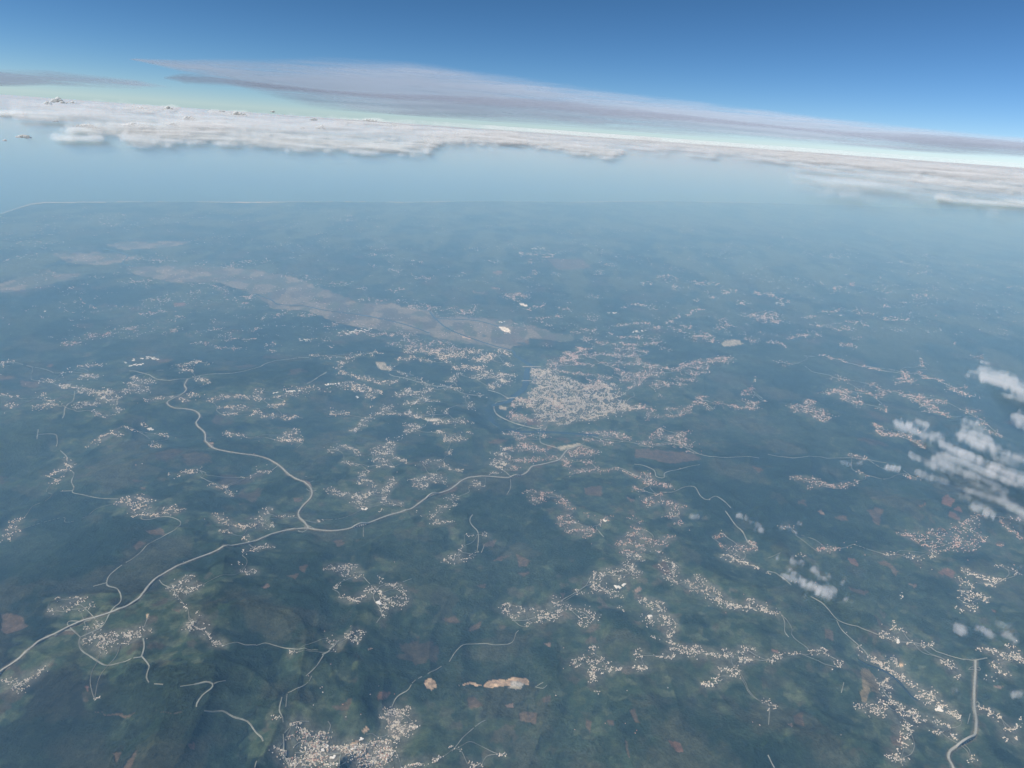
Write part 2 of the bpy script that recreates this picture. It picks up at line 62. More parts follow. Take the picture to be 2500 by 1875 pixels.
# roads: class width(m) : points  (m = motorway, r = road)
ROADS = {
'L0': '''m:-60,1000 0,930 100,850 200,760 300,690 420,630 520,580 640,525 740,495 850,460 940,425 1020,390 1090,330 1140,270 1200,205 1280,150 1380,95 1500,50 1600,20 1640,0 @M1 0,1560 120,1515 230,1480 330,1465 420,1465 520,1475 620,1480 740,1465 870,1435 940,1410 1060,1360 1180,1325 1260,1300 1330,1250 1390,1210 1450,1185 1560,1150 1620,1110 1660,1080 1720,1050 1790,1040 1900,1040 2000,1048 2074,1048 @M2 60,1035 120,1005 160,960 230,945 300,930 380,905 410,870 450,825 520,800 560,785|r16:540,575 520,550 530,530 570,525 640,530 700,515|r20:540,575 590,620 620,650|r20:620,650 700,615 780,575 820,520 850,460 920,390 935,350 920,300 900,275 850,262 825,245 830,200 870,150 940,95|r18:970,75 1000,60 1080,0 @M0 1200,1590 1330,1520 1430,1460 1465,1420 1440,1390 1330,1365 1230,1385 1150,1385 1150,1360 1200,1320 1215,1280|r16:720,258 825,230|r24:620,650 610,700 630,750 700,800 760,840 830,868 920,850 1000,825 1080,805 1095,790 1112,720 1105,660|r20:1095,800 1150,870 1145,900 1130,960 1150,1000|r14:1190,1010 1260,1015|r12:1390,1030 1500,1015|r24:1500,1015 1590,995 1640,1010 1630,1045 1560,1100 1520,1160 1515,1190|r26:1575,1218 1640,1226 1720,1220 1800,1265 1910,1300 1950,1350 @L1 0,1385 40,1420 55,1455|r14:1650,1010 1740,985|r16:560,595 490,600 420,640|r14:735,510 700,470 620,400|r14:740,520 780,575|r14:1230,210 1260,245 1340,275|r12:1110,575 1150,470|r14:1740,710 1830,690 1890,710 1975,710''',
'L1': '''r22:210,1310 205,1270 180,1210 200,1115|r16:230,1190 240,1090|r12:245,1080 330,1040 400,1000|r16:410,990 430,950|r16:385,950 460,880 520,790|r22:510,785 560,760 600,710 640,675|r16:1045,1195 1090,1110 1180,1050 1230,980|r12:1250,970 1280,955|r14:1325,935 1430,875|r16:1490,840 1550,750 1620,705 1740,700 1860,710 1975,690 @L2 30,620 50,600|r10:1510,1530 1600,1420 1680,1350|r12:1690,1340 1770,1290|r18:210,1400 215,1480 215,1560 260,1640 280,1680|r14:220,1390 280,1320|r16:300,1310 350,1298 410,1300|r14:560,1380 575,1330 555,1300|r16:640,1650 655,1560|r16:560,1640 640,1640|r12:850,1400 900,1395 930,1415 990,1415 1030,1390|r12:0,715 70,695 150,715 280,740 400,745 480,750|r16:930,540 970,480 960,430 920,380|r12:920,380 905,330 940,270 1000,240|r10:830,185 880,240|r10:1200,200 1130,225|r14:660,1500 740,1535 860,1590 900,1640|r14:560,1498 660,1495 760,1490|r14:380,1575 560,1560 660,1550|r14:300,1540 380,1545|r14:295,1495 330,1465 390,1450|r14:510,1590 540,1640|r16:-10,1659 5,1610''',
'L2': '''r14:0,520 100,520 170,500|r14:330,400 400,355 480,310 560,260 590,220 610,180|r14:180,1035 220,1010 240,1000|r10:180,1035 240,1045 270,1020''',
'L3': '''m:1450,1690 1430,1659 1395,1590 1400,1540 1450,1500 1540,1450 1590,1410 1605,1350 1605,1280 1590,1190 1590,1080 1595,980 1600,900 1600,830|r20:1500,820 1600,828 1690,810|r12:1545,900 1570,880 1630,885 1635,905 1545,900|r14:1590,1160 1620,1150 1630,1170 1600,1190|r18:0,140 60,155 180,250|r20:330,335 410,380 470,440 530,510 600,545 700,570 800,610 900,650 1000,685 1120,690|r16:1120,690 1240,720 1300,760 1440,805 1500,820|r16:530,520 560,580 640,660 740,750 780,805|r14:15,1180 5,1330|r14:0,1560 50,1659|r10:110,480 130,540 130,610 160,650|r16:880,1000 900,1080 980,1160 1040,1210|r14:565,1080 585,1000|r14:1540,1320 1560,1240''',
'M0': '''M:1520,250 1495,300 1510,340 1470,375 1400,410 1355,440 1370,465 1420,488 1500,492 1570,505 1610,530 1618,560 1590,600 1600,630 1660,690 1668,760 1730,810 1830,835 1950,855 2074,870 @M1 100,900 180,945 240,1000 300,1045 400,1090 450,1150 445,1210 380,1280 345,1330 350,1370 390,1410 420,1450 422,1466|r30:1050,185 1170,205 1270,250 1370,262 1470,250 1520,250 1640,220 1740,208 1860,205 1980,185 2060,165 @M1 80,125 180,100 330,80 430,75|r30:605,350 590,430 530,480 520,540 505,570|r24:310,700 390,695 450,700 465,750 455,800|r18:490,830 545,890 545,920|r18:575,990 600,1020 580,1080 600,1130 590,1170 700,1195 850,1220 960,1222|r14:490,1160 590,1155|r24:300,740 310,660''',
'M1': '''r16:420,1466 380,1490 340,1480|r16:390,1450 425,1440 470,1462|r14:430,1090 465,1075|r14:410,1140 440,1160 490,1150|r16:180,950 130,990|r34:1200,240 1350,280 1500,310 1600,320 1660,360 1750,378 1850,380|r34:1880,340 1980,370 2050,410|r22:1790,1659 1800,1500 1740,1420 1735,1380 1755,1350|r16:1825,1659 1850,1590|r16:870,1530 870,1450|r16:2062,1060 2062,1130 2030,1190|r46:410,290 490,245 570,195|r30:1080,210 1120,228 1200,238|r12:330,810 380,770|r40:2040,425 1960,435 1930,465 1935,510 1970,550 2074,600 @M2 100,630 210,655 235,640|r20:1970,970 2074,1048|r24:1340,570 1420,595 1490,590''',
'M2': '''r20:830,965 900,980 980,1020 1070,1065 1100,1110|r20:990,940 1060,950 1150,990 1170,1040 1230,1050 1240,1010 1340,985 1430,960 1520,945|r18:1200,1165 1300,1165 1400,1125 1480,1125 1530,1200 1580,1228 1650,1200 1720,1240 1775,1295|r22:1730,1320 1800,1420 1870,1490 1920,1580 1990,1615|r26:1040,780 1140,795 1230,770 1310,775 1420,810 1520,860|r14:1520,860 1650,880 1850,880 2000,890|r26:930,430 990,390 985,360|r14:700,1480 745,1530|r30:235,640 230,760 300,790 370,810|r30:520,600 560,490|r22:560,785 640,810|r30:900,60 1000,80|r12:1300,775 1100,800 1000,770 800,745 600,690''',
'M3': '''r12:0,860 200,890 400,880 600,890 800,900 960,930|r16:1130,735 1280,815|r14:0,1700 100,1659'''}
# outlines of different ground: colour key : points
PATCHES = {
'U0': '''plain:1120,770 1090,720 1400,710 1700,700 1870,710 2212,745 @U1 250,790 400,830 560,900 720,950 870,1025 1150,1030 1320,1070 1500,1100 1600,1150 1850,1150 2050,1160 2212,1170 @U2 0,1235 200,1230 350,1290 500,1310 540,1350 430,1370 300,1350 150,1330 0,1410 @U1 2212,1440 2100,1430 2050,1410 1800,1370 1600,1330 1400,1290 1000,1260 800,1230 600,1170 560,1140 450,1100 140,1080 50,1000 @U0 2212,960 2100,920 1970,880 1900,850 1500,850 1250,800|plain:0,860 250,790 420,750 530,770 720,780 560,830 400,870 200,910 0,940|plain:450,600 850,590 1000,600 1250,640 1060,670 900,700 650,690|plain:920,530 1100,490 1300,500 1700,490 1500,540 1100,570|field:1430,880 1600,1000 1590,1080 1480,1230 1250,1300 1000,1340 800,1480 100,1560 100,1500 600,1440 900,1340 1180,1260 1330,1130 1400,1000|field:1600,1330 1700,1230 2150,1110 2000,1170 1800,1260 1700,1330 1650,1400|red:1490,1030 1600,1025 1590,1050 1500,1050''',
'U1': '''field:1250,1300 1500,1310 1800,1350 2000,1400 2212,1440 2000,1460 1700,1400 1500,1390 1300,1350|wet:1950,1290 1990,1300 2000,1320 1960,1310|tan:1770,1305 1850,1310 1855,1335 1780,1325|pink:2040,750 2140,745 2110,780 2050,770|pink:1870,925 1980,930 1960,950 1890,945|pink:2020,885 2100,895 2060,908|white:2090,1225 2150,1230 2205,1270 2190,1285 2130,1265|field:230,1480 400,1430 380,1490 250,1500''',
'U2': '''pale:1800,1380 1870,1345 1980,1345 1990,1380 1890,1400 1830,1400|plain:0,1300 150,1330 130,1380 0,1400|brown:0,1330 120,1340 160,1380 60,1395 0,1380|wet:30,1360 120,1370 130,1390 50,1385|brown:300,640 600,650 700,720 400,740|white:60,1020 140,1045 120,1055 70,1040''',
'U3': '''pink:690,855 750,850 740,880 700,880''',
'M0': '''brown:1070,1060 1170,1070 1120,1090|tan:1670,765 1720,770 1730,800 1690,800|brown:0,215 130,235 30,260 0,260|brown:1260,90 1400,90 1380,105 1290,120|brown:1070,1600 1130,1560 1180,1590 1100,1640|red:370,140 430,130 430,150 400,158|field:150,300 330,280 470,320 250,340|brown:160,260 330,280 300,320 180,310|field:700,1250 900,1260 1050,1300 1000,1330 800,1320|brown:1180,1470 1300,1450 1350,1500 1220,1510|brown:1130,1130 1180,1140 1150,1160|field:1880,1260 1990,1210 2040,1230 1960,1290''',
'M1': '''brown:1870,760 1960,735 2060,750 1950,775|brown:1510,1150 1590,1110 1630,1160 1600,1170 1550,1165|brown:1280,1230 1330,1235 1310,1255|brown:1830,1590 1950,1550 1910,1610 1840,1610|pale:970,120 1040,115 1060,150 1110,160 1080,180 990,160|pink:360,1060 430,1080 450,1130 400,1100|field:1000,1250 950,1330 870,1420 850,1500 830,1659 780,1659 830,1520 850,1420 910,1350 960,1280|brown:1170,1310 1250,1300 1190,1335|brown:1450,1220 1570,1120 1620,1100 1640,1150 1580,1165 1500,1195|field:520,1000 650,1000 640,1080 540,1060|field:1560,790 1700,840 1870,880 1900,900 1880,1000 1700,1010 1500,870|brown:300,1200 380,1200 360,1250 310,1240|white:1370,572 1470,575 1470,590 1390,592|pale:1960,470 2030,480 2030,505 1970,495|brown:620,1560 700,1550 720,1590 660,1600''',
'M2': '''field:100,90 250,120 220,20 0,0 0,40|brown:1940,950 2030,970 2040,1000 1990,1010|pink:930,1205 1000,1235 960,1250|brown:580,1130 730,1115 730,1200 600,1190|pale:370,810 430,790 540,770 560,775 500,805 400,830|pink:280,780 330,780 370,810 300,810|brown:110,560 250,580 220,620 130,620|field:0,640 200,680 560,690 900,740 400,720 100,700|urban:0,520 100,540 120,600 0,590|brown:1000,820 1400,840 1550,900 1300,930 1000,880|brown:190,940 250,945 240,965 160,970|brown:850,600 900,610''',
'M3': '''red:1405,1210 1450,1190 1520,1240 1480,1280 1410,1260|red:1470,1320 1510,1330 1555,1360 1540,1390 1480,1370|red:1490,1290 1550,1280 1555,1320 1510,1310|brown:800,1310 860,1320 870,1290 930,1310 890,1430 850,1410 830,1340|pink:405,1330 430,1310 470,1360|brown:230,1250 320,1230 300,1275|field:1100,1480 1300,1440 1700,1440 1900,1460 2074,1560 2074,1659 1400,1659 1200,1560|brown:550,1370 620,1350 660,1400 600,1400|red:1180,1270 1280,1260 1250,1280|field:660,1260 760,1280 720,1330 670,1310''',
'L0': '''brown:470,600 570,610 590,635 490,640|brown:860,1560 945,1540 900,1610|brown:930,1670 1060,1510 1010,1650|red:1450,1470 1500,1460 1510,1510 1470,1515|red:660,1030 690,1025 690,1065|field:350,730 480,740 560,840 620,960 560,960 500,800 400,760|field:640,1050 800,1080 760,1160 700,1240 650,1180|brown:700,1230 860,1235 1060,1225 1000,1255 900,1250|brown:1190,1220 1350,1235 1450,1215 1360,1245|field:1720,380 1890,340 1900,375 1740,395|field:650,350 830,340 700,480 560,500 420,470|brown:1320,430 1400,430 1380,450|tan:1120,470 1155,470 1130,510|brown:0,470 150,490 220,560 60,620 0,600''',
'L1': '''tan:1285,1010 1300,980 1350,965 1390,985 1395,1030 1360,1055 1310,1045|tan:1555,1030 1630,1000 1650,992 1730,1003 1740,1010 1700,1025 1640,1018|tan:1740,1020 1790,985 1830,970 1910,968 1925,985 1935,975 1985,963 1985,1045 1940,1025 1870,1035 1800,1038|rock:1935,1035 1985,1030 1985,1055 1950,1050|red:960,1060 1050,1075 1010,1120 935,1130 930,1100|tan:720,1470 790,1440 780,1470 740,1485|tan:810,1390 850,1355 880,1370 830,1410|field:640,200 850,210 880,250 820,310 680,320 640,280|brown:1430,500 1540,490 1580,550 1500,530|brown:1650,580 1740,520 1720,580 1620,610|brown:340,110 400,90 390,150 350,140|brown:240,180 330,160 300,200|pink:40,270 90,240 110,270 60,290|brown:1700,240 1780,230 1770,270 1710,260|brown:1620,1130 1680,1110 1760,1190 1640,1200|pink:1915,1175 1985,1160 1985,1200 1930,1195|brown:1810,60 1975,5 1900,60|tan:860,725 900,730 860,745|brown:580,1180 740,1130 720,1210 600,1200|field:430,620 560,600 640,660 600,720 480,690|field:840,300 1160,260 1100,360 980,350|field:1840,490 1975,500 1975,600 1880,580|urban:390,1470 560,1500 560,1600 400,1620 380,1540|urban:560,1490 760,1480 1050,1440 1050,1560 980,1640 800,1680 560,1640|urban:1000,1210 1090,1190 1140,1250 1110,1340 1200,1310 1210,1350 1080,1430 1040,1400|urban:250,1600 380,1590 380,1680 240,1680''',
'L2': '''tan:-10,965 60,960 110,960 130,975 135,1030 100,1015 60,990 -10,990|rock:-10,990 60,990 100,1010 80,1030 -10,1035|pale:-10,1035 80,1030 75,1055 30,1062 -10,1050|red:1200,1440 1290,1460 1320,1530 1270,1535 1220,1480|brown:910,1210 950,1200 985,1300 950,1290|brown:35,10 150,60 110,110 50,110|brown:40,160 150,150 90,185|brown:730,1290 790,1290 790,1335 740,1330|pink:920,300 990,275 1010,295 950,325|brown:230,1120 300,1090 290,1140 240,1155|field:0,540 200,520 450,440 650,300 900,260 1100,400 1000,600 850,440 600,620 380,480 180,560 0,600|field:1120,180 1300,260 1500,320 1760,430 1975,450 1975,490 1700,470 1400,380 1180,280|field:900,560 1150,520 1200,700 1060,660|field:450,660 640,620 760,760 800,860 720,960 560,930 560,860 470,820|field:760,920 900,910 880,1000 800,980|field:1430,920 1560,920 1640,1000 1460,1010|brown:60,1240 200,1230 180,1320 60,1290|brown:1080,100 1180,60 1240,180 1180,180|brown:870,1450 890,1460 905,1580 890,1570|field:550,40 620,140 520,260 400,320 560,300|pink:250,710 300,700 290,730|brown:380,310 410,310 405,360|brown:570,1280 610,1300 600,1390 570,1330|field:1850,0 1975,30 1975,80''',
'L3': '''tan2:735,890 780,890 850,990 860,1080 800,1060 780,1010 795,1110 765,1160 730,1150 715,1090 740,1050 725,980|red:1300,150 1380,110 1460,150 1420,190|red:610,45 660,35 705,80 690,100 640,85|tan:990,840 1045,850 1020,875|brown:840,60 900,50 1010,150 990,180 930,110 860,90|pink:140,1320 180,1310 190,1350|red:10,740 60,740 70,780|field:930,1000 1000,980 1140,1160 1100,1180 1000,1150 940,1070|field:870,910 970,960 940,975|field:600,600 760,720 1080,860 960,850 780,790 620,680|brown:610,250 760,300 810,300 740,325 640,290|field:0,1100 150,1090 160,1180 90,1240 0,1150|brown:190,1260 260,1220 280,1330 200,1310|field:1440,130 1700,230 1760,340 1640,440 1440,380|field:890,490 1000,470 1060,620 940,600|field:1060,420 1140,415 1170,440 1100,440|field:900,1280 970,1290 960,1310 910,1310|brown:0,-20 30,0|red:1720,440 1760,440 1750,470|pink:1080,230 1150,250 1130,270|field:1640,1190 1820,1270 1760,1290|brown:940,1420 1040,1410 1030,1480 960,1480|field:770,700 1100,720 1240,760 1100,790 900,770|pink:1730,1020 1810,1020 1790,1050|field:640,1110 690,1120 690,1220 650,1190|brown:430,600 500,600 500,680 440,660'''}
RIVERS = '''80:@U1 1500,1100 1530,1140 1560,1170 1620,1225 1700,1270 1800,1310 1900,1345 2050,1395 2212,1440 @M2 30,70 100,105|150:@M2 20,60 100,110 160,145 190,165|190:@M2 125,165 118,220 112,280 95,330 40,375 0,400|130:@M2 20,380 -20,430 @M1 1890,480 1880,540 1930,610 2010,650 2074,665|90:@M1 2060,662 @M2 60,680 200,682 400,690 700,712|30:@L3 690,830 760,870 850,895 920,930 980,975 1040,1040 1100,1120 1150,1160|70:@U0 2212,950 @U1 130,1000 200,1040 400,1050 600,1090 900,1130 1200,1190 1400,1250 1500,1290|40:@U0 900,560 1000,580 1100,620 1060,680 1150,710|80:@U1 1560,1160 1900,1180 2100,1230'''
# ------------------------------------------------------------------ helpers
RM = np.array(CAM_M.to_3x3())
def rays(px, py):
    d = np.stack([(np.asarray(px, float) - 1250) / FPX, (937.5 - np.asarray(py, float)) / FPX, -np.ones(np.shape(px))], -1)
    return d @ RM.T
def on_plane(px, py, z=0.0):
    d = rays(px, py); t = (z - ALT) / np.minimum(d[..., 2], -1e-3) if z < ALT else (z - ALT) / np.maximum(d[..., 2], 1e-3)
    return d[..., 0] * t, d[..., 1] * t
def sheet(k, x, y):
    ox, oy, s = SHEETS[k]; return ox + np.asarray(x) / s, oy + np.asarray(y) / s
def parse(txt, k):
    """-> list of (head, [(px,py)...]) in picture survey coordinates"""
    out = []
    for item in txt.split('|'):
        head, body = item.split(':', 1); kk = k; pts = []
        for tok in body.split():
            if tok[0] == '@': kk = tok[1:]; continue
            a, b = tok.split(','); x, y = sheet(kk, float(a), float(b)); pts.append((float(x), float(y)))
        out.append((head, np.array(pts)))
    return out
def hsh(ix, iy, seed):
    h = (ix.astype(np.int64) * 374761393 + iy.astype(np.int64) * 668265263 + seed * 1442695041) & 0xffffffff
    h = ((h ^ (h >> 13)) * 1274126177) & 0xffffffff
    h = ((h ^ (h >> 16)) * 2246822519) & 0xffffffff
    return ((h ^ (h >> 15)) & 0xffffff) / float(0xffffff)
def vn(x, y, seed=0):
    ix, iy = np.floor(x), np.floor(y); fx, fy = x - ix, y - iy
    fx = fx * fx * fx * (fx * (fx * 6 - 15) + 10); fy = fy * fy * fy * (fy * (fy * 6 - 15) + 10)
    a, b = hsh(ix, iy, seed), hsh(ix + 1, iy, seed); c, d = hsh(ix, iy + 1, seed), hsh(ix + 1, iy + 1, seed)
    return (a * (1 - fx) + b * fx) * (1 - fy) + (c * (1 - fx) + d * fx) * fy
def fbm(x, y, seed=0, o=4, g=0.5):
    s, a, n = 0, 1.0, 0
    for i in range(o):
        s = s + a * vn(x, y, seed + i * 17); n += a; a *= g
        x, y = (x * 0.8 - y * 0.6) * 2.03 + 7.3, (x * 0.6 + y * 0.8) * 2.03 + 3.1
    return s / n
def cells(x, y, seed):
    """irregular plots: (random id of the plot, distance to its centre)"""
    ix, iy = np.floor(x), np.floor(y); best = np.full(x.shape, 9.0); cid = np.zeros(x.shape)
    for dx in (-1, 0, 1):
        for dy in (-1, 0, 1):
            jx, jy = ix + dx, iy + dy
            d = (jx + hsh(jx, jy, seed) - x) ** 2 + (jy + hsh(jx, jy, seed + 5) - y) ** 2
            m = d < best; best = np.where(m, d, best); cid = np.where(m, hsh(jx, jy, seed + 9), cid)
    return cid, np.sqrt(best)
def sstep(a, b, x):
    t = np.clip((x - a) / (b - a), 0, 1); return t * t * (3 - 2 * t)
def inpoly(X, Y, P):
    r = np.zeros(X.shape, bool); n = len(P)
    for i in range(n):
        x0, y0 = P[i]; x1, y1 = P[(i + 1) % n]
        if y0 == y1: continue
        c = ((y0 > Y) != (y1 > Y)) & (X < (x1 - x0) * (Y - y0) / (y1 - y0) + x0)
        r ^= c
    return r
def spline(P, step):
    """smooth line through the points, resampled about every `step`"""
    P = np.asarray(P, float); Q = np.vstack([2 * P[0] - P[1], P, 2 * P[-1] - P[-2]]); out = []
    for i in range(1, len(Q) - 2):
        a, b, c, d = Q[i - 1], Q[i], Q[i + 1], Q[i + 2]
        n = max(2, int(np.linalg.norm(c - b) / step)); t = np.linspace(0, 1, n, endpoint=False)[:, None]
        m0, m1 = (c - a) / 2, (d - b) / 2
        L = np.linalg.norm(c - b); m0 *= min(1, L / (np.linalg.norm(m0) + 1e-9)); m1 *= min(1, L / (np.linalg.norm(m1) + 1e-9))
        out.append((2*t**3-3*t**2+1) * b + (t**3-2*t**2+t) * m0 + (-2*t**3+3*t**2) * c + (t**3-t**2) * m1)
    out.append(P[-1:]); return np.vstack(out)
def mesh_np(name, V, F, mats, col=None, smooth=False, midx=None, colname='tint'):
    """V (n,3); F (m,4) quads or (m,3); col per face or per vertex (k,3)"""
    me = bpy.data.meshes.new(name); V = np.asarray(V, np.float32); F = np.asarray(F, np.int32); k = F.shape[1]
    me.vertices.add(len(V)); me.vertices.foreach_set('co', V.ravel())
    me.loops.add(F.size); me.loops.foreach_set('vertex_index', F.ravel())
    me.polygons.add(len(F)); me.polygons.foreach_set('loop_start', np.arange(0, F.size, k, dtype=np.int32))
    if midx is not None: me.polygons.foreach_set('material_index', np.asarray(midx, np.int32))
    me.polygons.foreach_set('use_smooth', np.full(len(F), smooth))
    for m in (mats if isinstance(mats, (list, tuple)) else [mats]): me.materials.append(m)
    me.update(calc_edges=True)
    if col is not None:
        dom = 'POINT' if len(col) == len(V) else 'CORNER'
        c = np.ones((len(V) if dom == 'POINT' else F.size, 4), np.float32)
        c[:, :col.shape[1]] = col if dom == 'POINT' else np.repeat(col, k, 0)
        at = me.color_attributes.new(colname, 'FLOAT_COLOR', dom); at.data.foreach_set('color', c.ravel())
    return me
def obj(name, me, parent=None, **props):
    o = bpy.data.objects.new(name, me); COL.objects.link(o); o.parent = parent
    for a, b in props.items(): o[a] = b
    return o
def mat(name, rough=0.9, attr=None, color=(.5, .5, .5), noise=None, bump=None, spec=0.1):
    """principled material: attribute or plain colour, times a fine noise (scale metres, amount)"""
    m = bpy.data.materials.new(name); m.use_nodes = True; nt = m.node_tree; n, l = nt.nodes, nt.links
    b = n['Principled BSDF']; b.inputs['Roughness'].default_value = rough; b.inputs['Specular IOR Level'].default_value = spec
    if attr: src = n.new('ShaderNodeAttribute'); src.attribute_name = attr; cs = src.outputs['Color']
    else: src = n.new('ShaderNodeRGB'); src.outputs[0].default_value = (*color, 1); cs = src.outputs[0]
    geo = n.new('ShaderNodeNewGeometry')
    if noise:
        for sc, am in noise:
            t = n.new('ShaderNodeTexNoise'); t.inputs['Scale'].default_value = 1.0 / sc; t.inputs['Detail'].default_value = 3
            l.new(geo.outputs['Position'], t.inputs['Vector'])
            r = n.new('ShaderNodeMapRange'); r.inputs[1].default_value = 0.3; r.inputs[2].default_value = 0.7
            r.inputs[3].default_value = 1 - am; r.inputs[4].default_value = 1 + am; l.new(t.outputs[0], r.inputs[0])
            v = n.new('ShaderNodeVectorMath'); v.operation = 'SCALE'; l.new(cs, v.inputs[0]); l.new(r.outputs[0], v.inputs['Scale'])
            cs = v.outputs[0]
    l.new(cs, b.inputs['Base Color'])
    if bump:
        t = n.new('ShaderNodeTexNoise'); t.inputs['Scale'].default_value = 1.0 / bump[0]; t.inputs['Detail'].default_value = 4
        l.new(geo.outputs['Position'], t.inputs['Vector'])
        bp = n.new('ShaderNodeBump'); bp.inputs['Distance'].default_value = bump[1]; bp.inputs['Strength'].default_value = 1.0
        l.new(t.outputs[0], bp.inputs['Height']); l.new(bp.outputs[0], b.inputs['Normal'])
    return m

# ------------------------------------------------------------------ rasters of the plain and the valleys
RX0, RY0, RC, RNX, RNY = -60000.0, 3000.0, 100.0, 1700, 1200
def ras(arr, x, y):
    fx = np.clip((x - RX0) / RC - .5, 0, RNX - 1.001); fy = np.clip((y - RY0) / RC - .5, 0, RNY - 1.001)
    ix, iy = fx.astype(int), fy.astype(int); tx, ty = fx - ix, fy - iy
    return (arr[iy, ix] * (1 - tx) + arr[iy, ix + 1] * tx) * (1 - ty) + (arr[iy + 1, ix] * (1 - tx) + arr[iy + 1, ix + 1] * tx) * ty
def blur(a, sig):
    ky = np.fft.fftfreq(RNY)[:, None]; kx = np.fft.rfftfreq(RNX)[None]
    g = np.exp(-2 * (np.pi * sig / RC) ** 2 * (kx ** 2 + ky ** 2)); return np.fft.irfft2(np.fft.rfft2(a) * g, (RNY, RNX))
gx = RX0 + (np.arange(RNX) + .5) * RC; gy = RY0 + (np.arange(RNY) + .5) * RC
def burn(a, P, v):
    i0, i1 = np.searchsorted(gx, [P[:, 0].min(), P[:, 0].max()]); j0, j1 = np.searchsorted(gy, [P[:, 1].min(), P[:, 1].max()])
    if i1 <= i0 or j1 <= j0: return
    X, Y = np.meshgrid(gx[i0:i1], gy[j0:j1]); m = inpoly(X, Y, P); a[j0:j1, i0:i1] = np.maximum(a[j0:j1, i0:i1], m * v)
patches = [(h, p) for k in PATCHES for h, p in parse(PATCHES[k], k)]
rivers = parse(RIVERS, 'M2')
low = np.zeros((RNY, RNX))
for h, p in patches:
    if h in ('plain', 'wet'): burn(low, np.stack(on_plane(p[:, 0], p[:, 1], 20), -1), 1.0)
    elif h == 'urban': burn(low, np.stack(on_plane(p[:, 0], p[:, 1], 60), -1), 0.9)
    elif h == 'field': burn(low, np.stack(on_plane(p[:, 0], p[:, 1], 60), -1), 0.62)
river_w = []
for h, p in rivers:
    w = spline(np.stack(on_plane(p[:, 0], p[:, 1], 15), -1), 60.0); river_w.append((float(h), w))
    for x, y in w:
        i, j = int((x - RX0) / RC), int((y - RY0) / RC); s = 3 if float(h) > 80 else 2
        if 3 < i < RNX - 4 and 3 < j < RNY - 4: low[j - s:j + s + 1, i - s:i + s + 1] = 1.0
low = np.clip(blur(low, 260) * 1.25, 0, 1)
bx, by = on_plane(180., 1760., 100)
nx_, ny_ = on_plane(700., 1500., 100)
def coast_r(x, y):
    az = np.degrees(np.arctan2(x, y)); return np.interp(az, COAST_AZ, COAST_R)
_cp = np.array([(-500, 640), (-200, 560), (0, 522), (40, 508), (75, 497), (110, 493), (170, 493), (600, 493), (1000, 493), (1400, 493), (1700, 492), (2000, 500), (2300, 510), (2600, 520)], float)
_x, _y = on_plane(_cp[:, 0], _cp[:, 1], 0)
COAST_AZ = np.concatenate([np.degrees(np.arctan2(_x, _y)), [80, 180]]); COAST_R = np.concatenate([np.hypot(_x, _y), [140000, 140000]])
def H(x, y):
    x = np.asarray(x, float); y = np.asarray(y, float); r = np.hypot(x, y)
    wx = (fbm(x / 4200, y / 4200, 3, 2) - .5) * 2600; wy = (fbm(x / 4200 + 9, y / 4200, 4, 2) - .5) * 2600
    X, Y = x + wx, y + wy
    def rid(s, sd):
        n = vn(X / s, Y / s, sd); return 1 - np.abs(2 * n - 1)
    h = .46 * rid(3300, 11) + .27 * rid(1400, 12) + .15 * rid(720, 13) + .08 * vn(X / 340, Y / 340, 14) + .04 * vn(X / 160, Y / 160, 15)
    amp = 230 + 220 * sstep(.35, .75, fbm(x / 9000, y / 9000, 21, 2)) * sstep(34000, 18000, r)
    amp = amp * (1 - .68 * sstep(16000, 34000, r))
    amp = amp + 360 * np.exp(-((x - bx) ** 2 + (y - by) ** 2) / 3600. ** 2) + 60 * np.exp(-((x - nx_) ** 2 + (y - ny_) ** 2) / 3000. ** 2)
    f = ras(low, x, y)
    z = 14 + h * amp * (1 - .93 * f) + 40 * sstep(20000, 9000, r) * (1 - f)
    edge = sstep(0, 900, coast_r(x, y) - r)
    return z * edge + (1 - edge) * 1.0
def ground(px, py):
    """where the line of sight through a survey point meets the terrain"""
    px, py = np.asarray(px, float), np.asarray(py, float); d = rays(px, py)
    t = (90. - ALT) / d[..., 2]
    for _ in range(7):
        z = H(d[..., 0] * t, d[..., 1] * t); t = .35 * t + .65 * (z - ALT) / d[..., 2]
    return np.stack([d[..., 0] * t, d[..., 1] * t], -1)
def frame_scale(x, y): return np.hypot(np.hypot(x, y), ALT) / FPX          # metres per survey pixel

